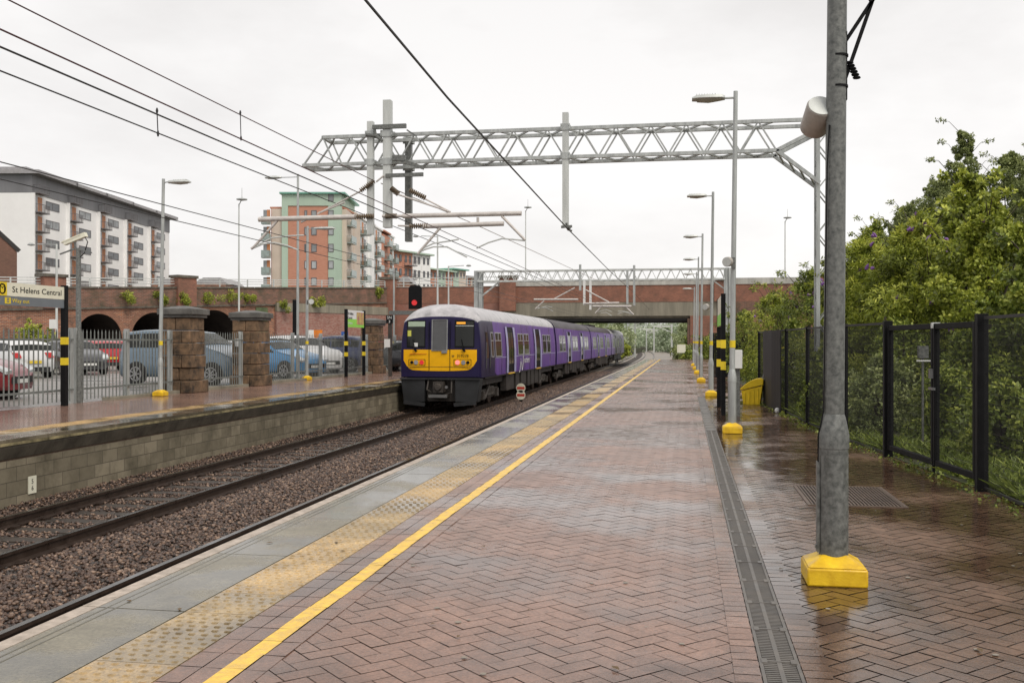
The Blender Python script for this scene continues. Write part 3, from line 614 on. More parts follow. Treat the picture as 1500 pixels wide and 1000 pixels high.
b = MB(); b.tube([W1(830, 331), e], .03, 8); insul(b, W1(829, 326), W1(838, 340), .03, 4); b.beam(W1(822, 332), W1(838, 331), .05); setp(b.build('wire_clamp', M['galvd']), 'small clamp holding the dark wire at the foot of the hanging post', 'wire clamp')
for u, v0, v1, X, l in ((230, 162, 196, -5.4, 'short dropper between two wires, left one near the top left corner'), (352, 165, 203, -5.6, 'short dropper between two wires, right one near the top left corner')):
    a, c = onX(u, v0, X), onX(u + 3, v1, X); a = Vector(a); c = Vector((X, a.y + .02, c.z)); b = MB(); b.tube([a, c], .006, 5); b.lathe([(.008, -.03), (.016, 0), (.008, .03)], tuple(a), 6); b.lathe([(.008, -.03), (.016, 0), (.008, .03)], tuple(c), 6); setp(b.build('wire_dropper', M['wire']), l, 'wire dropper')
# distant overhead masts beyond the bridge
for i, (u, vt, d) in enumerate(((930, 462, 150), (958, 478, 210), (915, 476, 190), (984, 474, 170), (947, 480, 230), (972, 482, 260))):
    p = pt(u, 500, d); t = thing('overhead_mast', ('slim pale overhead line mast beyond the bridge, %s' % ['tallest one nearest the train', 'standing mid-line', 'small one just right of the train', 'right of the far tracks', 'thin one in the mist', 'furthest one in the mist'][i]), 'overhead mast', (p.x, p.y, -1))
    h = (HC + 1) + (499.5 - vt) * d / F
    b = MB(); b.box(-.14, .14, -.14, .14, 0, h); b.build('post', M['galvl'], t); b = MB(); s = -1 if i % 2 else 1; b.tube([(0, 0, h - .5), (s * 3.0, 0, h - .4)], .07, 6); b.tube([(0, 0, h - 1.4), (s * 2.6, 0, h - .41)], .05, 6); b.build('cross_arm', M['white'], t)
for Y, l in ((150, 'distant gantry beam across the far tracks seen under the bridge'), (205, 'most distant gantry beam in the mist under the bridge')):
    t = thing('overhead_gantry', l, 'gantry', (-2.5, Y, 0)); b = MB(); truss(b, -9, 6, -.3, .3, 4.6, 5.3, 12, .12, slope=False); b.build('lattice_beam', M['galvl'], t)
    for x in (-9, 6): b = MB(); b.box(x - .2, x + .2, -.2, .2, -1, 5.3); b.build('column', M['galvl'], t)
# ================= TRAIN =================
PUR = mat('purple_paint', (.135, .062, .30), .36, 0, var=.32, scale=2.2, streak=True, rvar=.1, spec=.22); NAVY = mat('navy_paint', (.016, .011, .055), .35, 0, var=.2, scale=2, spec=.25)
LIL = mat('lilac_door', (.42, .41, .66), .35, 0, var=.1); ROOFG = mat('train_roof_grey', (.50, .485, .50), .4, 0, scale=2.5, var=.4, rvar=.15); ROOFD = mat('train_roof_dirty', (.09, .08, .09), .6, 0, scale=2.5, var=.5)
TYEL = mat('train_yellow', (.9, .46, .005), .45, 0, var=.08, scale=3, spec=.2); UND = mat('underframe', (.035, .028, .024), .6, 0, var=.6, scale=5, bump=.4); SKIRT = mat('cab_skirt', (.02, .021, .023), .55, 0, var=.35, scale=3)
CREAMF = mat('window_frame_metal', (.45, .45, .47), .4, .3)
TY = 32.6; TX = T1
ZB, ZS = ZR + 1.10, ZR + 2.95     # body bottom / cantrail
def hw(z):  # half width at height
    t = (z - ZB) / (ZS - ZB); return 1.41 - .10 * max(0, t - .35) ** 2 / .42 - .03 * max(0, .25 - t)
def section():
    P = [];  zs = np.linspace(ZB, ZS, 9)
    for z in zs: P.append((hw(z), z))
    x0 = P[-1][0]
    for a in np.linspace(8, 90, 9):
        a = math.radians(a); P.append((x0 * math.cos(a) ** .8, ZS + .66 * math.sin(a)))
    return P + [(-x, z) for x, z in P[::-1][1:]]
SEC = section(); NS = len(SEC)
train = thing('train', 'purple and navy electric train with yellow lower cab front, four carriages long', 'train', (TX, TY, 0))
def side_panel(b, s, y0, y1, z0, z1, off, n=5):
    zs = np.linspace(z0, z1, n); vs = []
    for z in zs: vs += [(s * (hw(z) + off), y0, z), (s * (hw(z) + off), y1, z)]
    b.add(vs, [(2 * i, 2 * i + 1, 2 * i + 3, 2 * i + 2) for i in range(n - 1)])
def frame(b, s, y0, y1, z0, z1, off, w=.03):
    for (a, c, e, f) in ((y0 - w, y1 + w, z1, z1 + w), (y0 - w, y1 + w, z0 - w, z0), (y0 - w, y0, z0, z1), (y1, y1 + w, z0, z1)):
        for_ = [(s * (hw(e) + .002), a, e), (s * (hw(e) + .002), c, e), (s * (hw(f) + .002), c, f), (s * (hw(f) + .002), a, f)]
        b.prism(for_, (s * off, 0, 0))
CL = 19.6; PITCH = 20.15
for ci in range(4):
    y0 = ci * PITCH + (.9 if ci == 0 else .0); y1 = ci * PITCH + CL
    b = MB(); ys = [y0, y0 + 1.7, (y0 + y1) / 2, y1 - 1.7, y1]
    vs = [(x, y, z) for y in ys for x, z in SEC]; fs = []; ms = []
    for i in range(4):
        for k in range(NS - 1):
            fs.append((i * NS + k, (i + 1) * NS + k, (i + 1) * NS + k + 1, i * NS + k + 1)); rf = 9 <= k < NS - 10
            ms.append((2 if ci in (1, 2) else 1) if rf else (3 if (ci == 0 and i == 0) or (ci == 3 and i == 3) else 0))
        fs.append((i * NS + NS - 1, (i + 1) * NS + NS - 1, (i + 1) * NS, i * NS)); ms.append(0)
    fs += [tuple(range(NS)), tuple(range(4 * NS, 5 * NS))[::-1]]; ms += [3, 3]
    b.v = vs; b.f = fs; b.m = ms; car = b.build('carriage', [PUR, ROOFG, ROOFD, NAVY], train)
    b = MB(); b.box(-1.39, 1.39, y0 + .02, y1, ZB - .05, ZB - .01); b.box(-1.2, 1.2, y0 + .4, y1 - .1, ZB - .3, ZB - .05)
    random.seed(20 + ci); y = y0 + 4.4
    while y < y1 - 5:
        L_ = random.uniform(.6, 1.8)
        for s in (-1, 1): b.box(s * 1.22 - .12, s * 1.22 + .12, y, y + L_, ZB - random.uniform(.5, .72), ZB - .06)
        y += L_ + random.uniform(.08, .5)
    b.build('underframe', UND, car)
    if ci < 3: b = MB(); b.box(-1.15, 1.15, y1, y1 + PITCH - CL + .02, ZB + .1, ZS + .1); b.build('gangway', M['black'], car)
    # bogies
    for by in (ci * PITCH + 3.1, y1 - 2.9):
        bo = MB()
        for s in (-1, 1):
            bo.prism([(s * .98, by - 1.75, ZR + .42), (s * .98, by - 1.5, ZR + .62), (s * .98, by + 1.5, ZR + .62), (s * .98, by + 1.75, ZR + .42), (s * .98, by + .5, ZR + .3), (s * .98, by - .5, ZR + .3)], (s * .12, 0, 0))
            for q in (-1.3, 1.3): bo.box(s * 1.1 - .08, s * 1.1 + .08, by + q - .16, by + q + .16, ZR + .28, ZR + .58)
            for q in (-.3, .3): bo.lathe([(.1, ZR + .35), (.13, ZR + .4), (.1, ZR + .5), (.13, ZR + .6), (.1, ZR + .7)], (s * 1.1, by + q, 0), n=10)
            bo.tube([(s * 1.16, by - 1.2, ZR + .3), (s * 1.16, by - .3, ZR + .72)], .04, 6)
        bo.box(-1.05, 1.05, by - .25, by + .25, ZR + .3, ZR + .6)
        bg_ = bo.build('bogie', M['grime'], car)
        for q in (-1.3, 1.3):
            for s in (-1, 1): wb = MB(); wb.lathe([(.40, -.065), (.45, -.05), (.42, .06), (.3, .065), (.12, .05)] if s > 0 else [(.12, -.05), (.3, -.065), (.42, -.06), (.45, .05), (.40, .065)], (s * .78, by + q, ZR + .42), n=24, ax='x'); wb.build('wheel', M['rail'], bg_)
    # doors and windows (near and far sides)
    dz0, dz1 = ZB + .02, ZS - .06; wz0, wz1 = ZR + 1.80, ZR + 2.62
    doors = [5.3, 12.6]; wins = [(1.95, 2.35), (2.75, 3.9), (7.7, 8.95), (9.25, 10.5), (14.9, 16.1), (16.4, 17.6)]
    if ci == 3: doors = [CL - 14.0, CL - 6.7]; wins = [(1.6, 2.8), (3.1, 4.3), (8.2, 9.4), (9.7, 10.9), (15.2, 16.4)]
    if ci in (1, 2): wins = [(1.3, 2.5), (2.8, 4.0), (7.7, 8.95), (9.25, 10.5), (14.9, 16.1), (16.4, 17.6)]
    for s in (1, -1):
        for dy in doors:
            yy = ci * PITCH + dy
            b = MB(); side_panel(b, s, yy - .42, yy, dz0, dz1, .030); side_panel(b, s, yy + 1.3, yy + 1.72, dz0, dz1, .030) 
            b.mi = 1; side_panel(b, s, yy + .02, yy + 1.28, dz0 + .02, dz1, .006)
            b.mi = 1; side_panel(b, s, yy - .02, yy, dz0, dz1, .045)
            b.mi = 2; side_panel(b, s, yy + .1, yy + .6, wz0 - .35, wz1 + .05, .012); side_panel(b, s, yy + .7, yy + 1.2, wz0 - .35, wz1 + .05, .012)
            b.mi = 3; b.box(min(s * 1.40, s * 1.47), max(s * 1.40, s * 1.47), yy + .05, yy + 1.25, dz0 - .05, dz0 - .01)
            b.build('door', [LIL, M['black'], M['glass'], M['yellow']], car, smooth=False)
        for wa, wc in wins:
            a = ci * PITCH + wa; c = ci * PITCH + wc
            b = MB(); frame(b, s, a, c, wz0, wz1, .022, .035); b.box(min(s * (hw(2.2 + ZR)), s * (hw(2.2 + ZR) + .02)), max(s * (hw(2.2 + ZR)), s * (hw(2.2 + ZR) + .02)), a, c, ZR + 2.34, ZR + 2.37)
            if wc - wa > .8: b.box(min(s * (hw(2.4 + ZR)), s * (hw(2.4 + ZR) + .018)), max(s * (hw(2.4 + ZR)), s * (hw(2.4 + ZR) + .018)), (a + c) / 2 - .02, (a + c) / 2 + .02, ZR + 2.37, wz1)
            w_ = b.build('window', CREAMF, car, smooth=False)
            b = MB(); side_panel(b, s, a, c, wz0, wz1, .008); b.build('pane', M['glass'], w_, smooth=False)
        b = MB(); side_panel(b, s, y0 + (1.75 if ci == 0 else .1), y1 - .1, ZB + .62, ZB + .65, .004, 2); b.build('waist_line', LIL, car, smooth=False)
    b = MB()
    for yy in (y0 + 3, y0 + 7.5, y0 + 13): b.tube([(.75, yy, ZS + .42), (.75, yy + .5, ZS + .42)], .05, 6); b.box(.68, .78, yy - .05, yy + .08, ZS + .3, ZS + .45)
    if ci == 2:
        for yy in (y0 + 6, y0 + 9): b.beam((-.6, yy, ZS + .7), (.6, yy, ZS + .7), .06); b.beam((0, yy - 1.2, ZS + .66), (0, yy + 1.2, ZS + .78), .05)
        b.box(-.8, .8, y0 + 5.5, y0 + 9.6, ZS + .52, ZS + .72)
    b.build('roof_fitting', M['dark'], car)
# cab side: dark sweep + door
car0 = [c for c in train.children if c.name == 'carriage'][0]
for s in (1, -1):
    b = MB(); vs = []; n = 9
    for i in range(n):
        z = ZB + (ZS - ZB) * i / (n - 1); q = 1.9 + .95 * math.sin(math.pi * min(1, (i / (n - 1)) * .95)) ** 1.5 * (1 if i < 6 else .8)
        vs += [(s * (hw(z) + .003), 1.6, z), (s * (hw(z) + .003), q if i else 3.0, z)]
    b.add(vs, [(2 * i, 2 * i + 1, 2 * i + 3, 2 * i + 2) for i in range(n - 1)]); b.build('livery_sweep', NAVY, car0, smooth=False)
    b = MB(); side_panel(b, s, .95, .98, ZB + .1, ZS - .1, .008); side_panel(b, s, 1.52, 1.55, ZB + .1, ZS - .1, .008); b.mi = 1; side_panel(b, s, 1.05, 1.42, ZR + 1.75, ZR + 2.65, .01)
    b.mi = 2; b.tube([(s * 1.44, .9, ZB + .3), (s * 1.44, .9, ZB + 1.2)], .015, 6); b.tube([(s * 1.43, 1.6, ZB + .3), (s * 1.43, 1.6, ZB + 1.2)], .015, 6); b.build('cab_door', [M['black'], M['glass'], M['steel']], car0, smooth=False)
# white swoosh logo and lettering on the side
lg = text('northern', .40, (hw(ZR + 1.5) + .012, 9.15, ZR + 1.42), basis((0, 1, 0), (0, 0, 1)), M['white'], car0, 'logo')
b = MB(); X = hw(ZR + 1.4) + .013
for a0, a1, z0_, z1_, wd in ((7.75, 8.25, 1.05, 1.62, .17), (8.15, 8.55, 1.62, 1.12, .13), (8.5, 8.95, 1.12, 2.15, .2)):
    n = 6; vs = []
    for i in range(n + 1):
        t = i / n; y = a0 + (a1 - a0) * t; z = ZR + z0_ + (z1_ - z0_) * (t * t if z1_ > z0_ else t); vs += [(X, y, z), (X, y + wd * (1 - .5 * t), z)]
    b.add(vs, [(2 * i, 2 * i + 1, 2 * i + 3, 2 * i + 2) for i in range(n)])
b.build('logo', M['white'], car0, smooth=False)
# ---- cab front: slightly domed plate, rounded at the corners ----
def fy(x, z):   # front surface: y as function of x,z (0 is foremost)
    return .02 + .10 * (abs(x) / 1.4) ** 3 + .07 * max(0, (z - (ZR + 1.95)) / 1.2)
b = MB(); rings = []
for yy, sc_, kk in ((.9, 1, 1), (.6, 1, .94), (.35, 1, .80), (.19, .999, .62), (.09, .992, .46), (.03, .98, .36), (.0, .965, .30)):
    rings.append([(x * sc_, yy + fy(x, z) * (1 - yy / .9), ((z - ZR - 2) * sc_ + ZR + 2) if z <= ZS else ((ZS - ZR - 2) * sc_ + ZR + 2 + (z - ZS) * kk)) for x, z in SEC])
vs = [p for r in rings for p in r]; NR = len(rings)
fs = [(i * NS + k, i * NS + (k + 1) % NS, (i + 1) * NS + (k + 1) % NS, (i + 1) * NS + k) for i in range(NR - 1) for k in range(NS)]
b.add(vs, fs); b.m = [1 if (9 <= k < NS - 10 and i < 5) else 0 for i in range(NR - 1) for k in range(NS)]
base = (NR - 1) * NS; half = NS // 2; NXF = 16
for k in range(half):
    j = NS - 1 - k; A0, A1, B1, B0 = vs[base + k], vs[base + k + 1], vs[base + j - 1], vs[base + j]; g_ = []
    for (P, Q) in ((A0, B0), (A1, B1)):
        for i in range(NXF + 1):
            t = i / NXF; x = P[0] + (Q[0] - P[0]) * t; z = P[2] + (Q[2] - P[2]) * t; g_.append((x, fy(x, z), z))
    b.add(g_, [(i, i + 1, NXF + 2 + i, NXF + 1 + i) for i in range(NXF)])
front = b.build('cab_front', [NAVY, ROOFG], train)
def fpatch(name, x0, x1, z0, z1, off, m, parent, nx=6, nz=4, shape=None):
    b = MB(); vs = []
    for j in range(nz + 1):
        for i in range(nx + 1):
            x = x0 + (x1 - x0) * i / nx; z = z0 + (z1 - z0) * j / nz
            if shape: z = shape(x, j / nz)
            vs.append((x, fy(x, z) - .004 - off, z))
    b.add(vs, [(j * (nx + 1) + i, j * (nx + 1) + i + 1, (j + 1) * (nx + 1) + i + 1, (j + 1) * (nx + 1) + i) for j in range(nz) for i in range(nx)]); return b.build(name, m, parent, smooth=False)
zy1 = ZR + 2.05
def shp(x, t):
    lo = ZR + 1.33 + .05 * (abs(x) / 1.2) ** 2 + (.3 * max(0, (abs(x) - .95) / .32) ** 2); return lo + (zy1 - lo) * t
fpatch('yellow_panel', -1.27, 1.27, 0, 0, .006, TYEL, front, 24, 8, shp)
for x in (-.36, .36): b = MB(); b.box(x - .008, x + .008, fy(x, 0) - .022, fy(x, 0) + .02, ZR + 1.34, ZR + 3.0); b.build('panel_seam', M['black'], front)
b = MB(); b.box(-1.15, 1.15, -.0, .03, ZR + 1.47, ZR + 1.478); b.build('panel_seam', M['grime'], front)
for x0, x1, nm in ((-1.16, -.50, 'cab_window'), (.52, 1.18, 'cab_window')):
    o = fpatch('window', x0, x1, ZR + 2.12, ZR + 3.04, .008, M['black'], front); fpatch('pane', x0 + .03, x1 - .03, ZR + 2.17, ZR + 3.0, .013, M['glass'], o)
    if x0 < 0: fpatch('blind', x0 + .05, x1 - .02, ZR + 2.83, ZR + 3.0, .017, flat('green_blind', (.4, .5, .38)), o); fpatch('sticker', x0 + .03, x0 + .16, ZR + 2.5, ZR + 2.7, .017, flat('yellow_sticker', (.6, .6, .1)), o); fpatch('sticker', -.9, -.76, ZR + 2.15, ZR + 2.28, .017, M['white'], o)
    else: fpatch('destination_display', x0 + .06, x0 + .36, ZR + 2.91, ZR + 2.98, .017, M['amber'], o); fpatch('blind_edge', x0 + .03, x1 - .03, ZR + 2.84, ZR + 2.86, .017, M['galvl'], o)
    b = MB(); cx = (x0 + x1) / 2; b.beam((cx, -.02, ZR + 2.02), (cx - .1, -.0, ZR + 2.4), .02); b.beam((cx + .03, -.01, ZR + 1.99), (cx - .05, -.01, ZR + 2.09), .06); b.build('wiper', M['black'], front)
b = MB()
for a, c in (((-.26, 2.02), (-.26, 3.06)), ((.26, 2.02), (.26, 3.06)), ((-.26, 3.06), (.26, 3.06)), ((-.26, 2.02), (.26, 2.02))):
    b.beam((a[0], fy(a[0], ZR + a[1]) - .02, ZR + a[1]), (c[0], fy(c[0], ZR + c[1]) - .02, ZR + c[1]), .035, .02)
fd = b.build('end_door', M['steel'], front); fpatch('pane', -.24, .24, ZR + 2.03, ZR + 3.04, .010, mat('door_glass', (.06, .06, .062), .1, 0, spec=.8), fd)
b = MB(); b.box(.08, .26, -.03, .02, ZR + 1.93, ZR + 2.01); b.build('door_handle', M['steel'], front)
for s in (-1, 1):
    b = MB(); z = ZR + 1.62
    for a, c in (((.5, -.1), (1.08, -.1)), ((.5, .1), (1.08, .1)), ((.5, -.1), (.5, .1)), ((1.08, -.1), (1.08, .1))): b.beam((s * a[0], fy(a[0], z) - .016, z + a[1]), (s * c[0], fy(c[0], z) - .016, z + c[1]), .012)
    hl = b.build('headlight_cluster', M['black'], front)
    for x, m, r in ((.62, M['red'] if s < 0 else M['redl'], .075), (.82, M['alloy'], .075), (.97, M['black'], .055)):
        b = MB(); b.lathe([(r, -.02), (r, .03)], (s * x, fy(x, z) - .012, z), n=16, ax='y'); b.mi = 0; b.build('lamp', m, hl)
text('319378', .135, (.60, .004, ZR + 1.80), basis((1, 0, 0), (0, 0, 1)), M['black'], front, 'unit_number'); text('EF', .10, (.42, .004, ZR + 1.80), basis((1, 0, 0), (0, 0, 1)), M['dark'], front, 'unit_number')
b = MB(); b.box(-1.05, -.45, .0, .05, ZR + 1.9, ZR + 1.907); b.build('trim_line', M['redp'], front)
# skirts and coupler
b = MB()
b.box(-.55, .55, .45, .55, ZB - .2, ZB - .03)
for s in (-1, 1):
    b.prism([(s * .52, .05, ZB - .03), (s * 1.38, .1, ZB - .03), (s * 1.28, .1, ZR + .28), (s * .52, .05, ZR + .28)], (0, .5, 0)); 
b.build('skirt', SKIRT, front, bevel=.02)
b = MB(); b.beam((-1.25, .02, ZR + .27), (-.5, .0, ZR + .2), .06, .12); b.beam((.5, .0, ZR + .2), (1.25, .02, ZR + .27), .06, .12); b.beam((-1.38, .06, ZB - .03), (1.38, .06, ZB - .03), .1, .06); b.build('skirt_lip', SKIRT, front)
b = MB(); b.box(-.5, .5, .3, .8, ZR + .3, ZB); b.box(-.17, .17, -.22, .4, ZR + .62, ZR + .98); b.lathe([(.10, -.3), (.13, -.25), (.13, -.1)], (0, 0, ZR + .8), n=14, ax='y'); b.box(-.3, .3, -.18, .3, ZR + .46, ZR + .54); b.tube([(-.4, .1, ZB - .05), (-.42, -.05, ZR + .7), (-.25, -.02, ZR + .6)], .03, 8); b.tube([(.4, .1, ZB - .05), (.42, -.05, ZR + .6), (.25, -.02, ZR + .55)], .03, 8); cp = b.build('coupler', M['grime'], front)
b = MB(); b.box(-.32, .32, -.24, -.18, ZR + .45, ZR + .55); b.lathe([(.05, -.26), (.05, -.2)], (.3, 0, ZR + .8), n=10, ax='y'); b.build('coupler_plate', M['steel'], cp)
# disc ground signal in the six foot
p = gp(763, 590, -1.05); t = thing('ground_signal', 'small ground signal of two round white discs with red bars beside the train', 'ground signal', (p.x, p.y, -1.06))
b = MB(); b.box(-.06, .06, 0, .08, 0, .25); b.box(-.13, .13, .02, .1, .2, .75, top=(.02, .0)); b.build('housing', M['black'], t)
for z in (.34, .62):
    b = MB(); b.lathe([(.185, -.02), (.185, .0)], (0, 0, z), n=24, ax='y'); o = b.build('disc', mat('disc_cream', (.75, .72, .58)), t); b = MB(); b.box(-.15, .15, -.026, -.021, z - .05, z + .05); b.build('red_bar', M['redp'], o)
# colour light signal
p = pt(608, 435, 47); t = thing('colour_light_signal', 'black signal head showing a red light above the train cab', 'signal', (p.x, p.y, 0)); zz = p.z
b = MB(); b.prism([(-.32, 0, zz - .55), (.32, 0, zz - .55), (.32, 0, zz + .45), (.22, 0, zz + .56), (-.22, 0, zz + .56), (-.32, 0, zz + .45)], (0, .06, 0)); bp = b.build('backboard', M['black'], t)
b = MB(); b.lathe([(.13, -.03), (.13, -.0)], (-.03, 0, zz - .25), n=18, ax='y'); b.build('red_lens', M['red'], bp)
b = MB(); b.tube([(-.16 + .0, -.16, zz - .22), (-.14, -.2, zz - .12), (-.03, -.22, zz - .09), (.08, -.2, zz - .12), (.1, -.16, zz - .22)], .01, 6); b.build('hood', M['black'], bp)
b = MB(); b.box(-1.3, .5, .05, .9, zz - .8, zz - .62); b.box(-.1, .1, .1, .3, 0, zz - .6); b.build('post', M['galvd'], t)
# ================= RIGHT FENCE, BIN, SIGNS =================
FH = 1.64
MESHM = mat('black_mesh_wire', (.008, .008, .009), .45)
def meshpanel(b, A, B_, z0, z1, dv=.028, dh=.09, t=.0028):
    A = Vector(A); B_ = Vector(B_); L_ = (B_ - A).length; d = (B_ - A) / L_; n = int(L_ / dv)
    for i in range(n + 1):
        p = A + d * (L_ * i / n); b.beam((p.x, p.y, z0), (p.x, p.y, z1), t, t)
    z = z0
    while z <= z1 + 1e-6:
        b.beam((A.x, A.y, z), (B_.x, B_.y, z), t, t); z += dh
FX = lambda y: float(np.interp(y, [p[1] for p in fence_base], [p[0] for p in fence_base]))
mf = thing('mesh_fence', 'black welded mesh fence running along the planting on the right', 'fence', (0, 0, 0))
py_ = [gp(1252, 647).y, gp(1184, 622).y, gp(1138, 606).y]; gR = gp(1437, 719).y; gL = gp(1300.6, 669).y; gC = onX(1366.5, 600, FX(gR * .5 + gL * .5)).y
posts = [4.6, 7.0] + py_ + [25.2]
def fpost(par, y, w=.06, h=FH + .02, nm='post', x=None):
    b = MB(); x = FX(y) if x is None else x; b.box(x - w / 2, x + w / 2, y - w / 2, y + w / 2, -.05, h); return b.build(nm, M['black'], par, bevel=.004)
for y in posts: fpost(mf, y)
fpost(mf, gR - .02, .1, FH + .03)
for a, c in [(4.6, 7.0), (7.0, gR - .1), (gL + .1, py_[0]), (py_[0], py_[1]), (py_[1], py_[2]), (py_[2], 25.2)]:
    b = MB(); meshpanel(b, (FX(a), a, 0), (FX(c), c, 0), .03, FH - .03, .03 if a < 15 else .045); b.beam((FX(a), a, FH - .01), (FX(c), c, FH - .01), .03); b.beam((FX(a), a, .05), (FX(c), c, .05), .02); b.build('mesh_panel', MESHM, mf, smooth=False)
gt = thing('mesh_gate', 'black double leaf mesh gate with silver latch in the right hand fence', 'gate', (0, 0, 0))
ga, gm, gb = gR + .1, gC, gL - .1
for y in (gL,): fpost(gt, y, .1, FH + .02, 'gate_post')
for a, c in ((ga, gm - .03), (gm + .03, gb)):
    A, B_ = Vector((FX(a), a, 0)), Vector((FX(c), c, 0)); b = MB(); s = .06
    for z in (.13, FH - .07): b.beam(A + Vector((0, 0, z)), B_ + Vector((0, 0, z)), s * .9, s)
    for P in (A, B_): b.beam(P + Vector((0, 0, .10)), P + Vector((0, 0, FH - .04)), s)
    fr = b.build('gate_leaf', M['black'], gt, bevel=.004); b = MB(); meshpanel(b, A, B_, .15, FH - .1, .03); b.build('mesh_panel', MESHM, fr, smooth=False)
b = MB(); x = FX(gm); b.box(x - .06, x - .03, gm - .14, gm + .05, .90, .925); b.box(x - .06, x - .02, gm - .04, gm + .03, 1.02, 1.12); b.build('latch', M['steel'], gt)
b = MB(); b.box(x - .04, x + .04, gm - .05, gm + .02, FH - .09, FH - .03); b.build('top_catch', M['galvl'], gt)
b = MB(); b.box(x - .012, x + .012, gm + .05, gm + .075, .0, .35); b.build('drop_bolt', M['black'], gt)
# solid dark timber section at the far end
b = MB(); 
for i in range(20): y = py_[2] + .2 + i * .155; b.box(FX(y) - .10, FX(y) - .075 + random.uniform(0, .006), y, y + .148, 0, FH + random.uniform(-.01, .01))
setp(b.build('timber_screen', mat('black_boards', (.02, .018, .017), .55, 0, var=.5, scale=6, streak=True)), 'dark close boarded section at the far end of the mesh fence by the yellow bin', 'fence panel')
b = MB()
for i in range(30): x = .95 + .02 + i * .1; b.box(x, x + .09, 40, 40.03, 0, 1.75)
setp(b.build('dark_far_fence', M['black']), 'low dark fence crossing behind the black sign posts in the distance', 'fence')
# litter / bolts plates etc
b = MB()
for (z, y) in ((1.05, 15.0), (.97, 14.9), (.89, 15.0), (.81, 14.9)): b.box(FX(y) - .03, FX(y) - .02, y - .06, y + .06, z - .045, z + .045)
setp(b.build('mesh_tag', M['white']), 'small white plates tied to the black mesh left of the gate', 'tag')
p = gp(1144, 662); b = MB(); b.lathe([(.03, 0), (.045, .02), (.05, .05), (.03, .09), (.005, .1)], (1.79, 20.2, .01), n=12); setp(b.build('litter_cup', M['white']), 'crumpled white cup lying at the foot of the fence', 'litter')
# yellow grit bin
p = gp(1102, 592); t = thing('grit_bin', 'yellow plastic grit bin with curved lid against the dark boards', 'grit bin', (p.x + .02, p.y + .2, 0.005), math.radians(-8))
b = MB(); W = .24
def side(x): return [(-W + .03, x, 0), (W - .05, x, 0), (W, x, .42), (-W - .04, x, .30)]
b.prism([(-.19, -.22, 0), (.17, -.22, 0), (.23, -.22, .42), (-.23, -.22, .30)], (0, .44, 0))
for i in range(4): x = -.15 + i * .095; b.box(x - .012, x + .012, -.232, -.22, .02, .27 + i * .03)
BINY = mat('bin_yellow', (.95, .66, .02), .45, 0, var=.1, scale=8, spec=.3)
b.build('bin_body', BINY, t, bevel=.02)
b = MB(); P = [(-.25, 0, .31)]
for k in range(9): a = k / 8; P.append((-.25 + .5 * a, 0, .36 + .22 * math.sin(a * math.pi * .62)))
P.append((.25, 0, .44)); b.prism([(q[0], -.24, q[2]) for q in P], (0, .48, 0)); b.build('lid', BINY, t, bevel=.015)
b = MB(); b.tube([(.22, -.1, .55), (.24, -.1, .68), (.26, -.1, .55)], .015, 6); b.build('lock', M['steel'], t)
# steel post with yellow bands and cabinet behind the fence
p = pt(1147, 520, 26); t = thing('striped_post', 'grey steel post with two yellow bands behind the mesh fence', 'post', (p.x, p.y, 0)); b = MB(); hcol(b, 0, 0, 0, 1.65, .16, .16, .015); b.build('post', M['galvd'], t, smooth=False)
for z in (1.22, .9): b = MB(); b.box(-.085, .085, -.085, .085, z, z + .11); b.build('yellow_band', M['yband'], t)
t = thing('steel_barrier', 'low grey three rail barrier behind the mesh fence', 'barrier', (pt(1170, 540, 27).x, pt(1170, 540, 27).y, 0)); b = MB()
for z in (.35, .7, 1.05): b.beam((-.4, 0, z), (1.0, 0, z), .05, .08)
for x in (-.35, .9): b.box(x - .04, x + .04, .03, .1, 0, 1.2)
b.build('rails', M['galvl'], t)
q = pt(1352, 515, 12.8); t = thing('meter_box', 'small grey metal box on a stake seen through the gate', 'box', (q.x, q.y, 0)); b = MB(); b.box(-.06, .06, -.04, .04, q.z - .08, q.z + .08); b.box(-.012, .012, 0, .025, 0, q.z - .07); b.build('housing', M['galvd'], t)
b = MB(); b.box(-.09, .09, -.055, -.04, q.z - .12, q.z - .1); b.build('bracket', M['white'], t)
# ---------- sign posts ----------
def bandpost(par, x, y, h, bands, w=.1):
    b = MB(); b.box(x - w / 2, x + w / 2, y - w / 2, y + w / 2, 0, h); o = b.build('sign_post', M['black'], par)
    for z in bands: b = MB(); b.box(x - w / 2 - .006, x + w / 2 + .006, y - w / 2 - .006, y + w / 2 + .006, z, z + .16); b.build('yellow_band', M['yband'], o)
# right
t = thing('platform_sign', 'edge on notice board between two black yellow banded posts, right platform', 'sign', (0, 0, 0))
pa, pb = gp(1059.5, 608), gp(1051.5, 597); xx = .72
bandpost(t, xx, pa.y, 2.32, (1.28, .87), .085); bandpost(t, xx, pb.y + .3, 2.32, (1.28, .87), .085)
b = MB(); b.box(xx - .03, xx + .01, pa.y + .05, pb.y + .25, 1.72, 2.3); bd = b.build('board', M['cream'], t); b = MB(); b.box(xx - .036, xx - .031, pa.y + .05, pb.y + .25, 1.72, 1.95); b.build('green_band', M['green'], bd)
q = gp(1069, 612); t = thing('info_cabinet', 'small white box strapped behind the first lamp column', 'box', (1.0, 19.2, 0)); b = MB(); b.box(-.1, .06, -.1, .1, .9, 1.25); b.build('housing', M['white'], t, bevel=.01); b = MB(); b.box(-.06, .02, -.03, .05, 0, .9); b.build('post', M['galvd'], t)
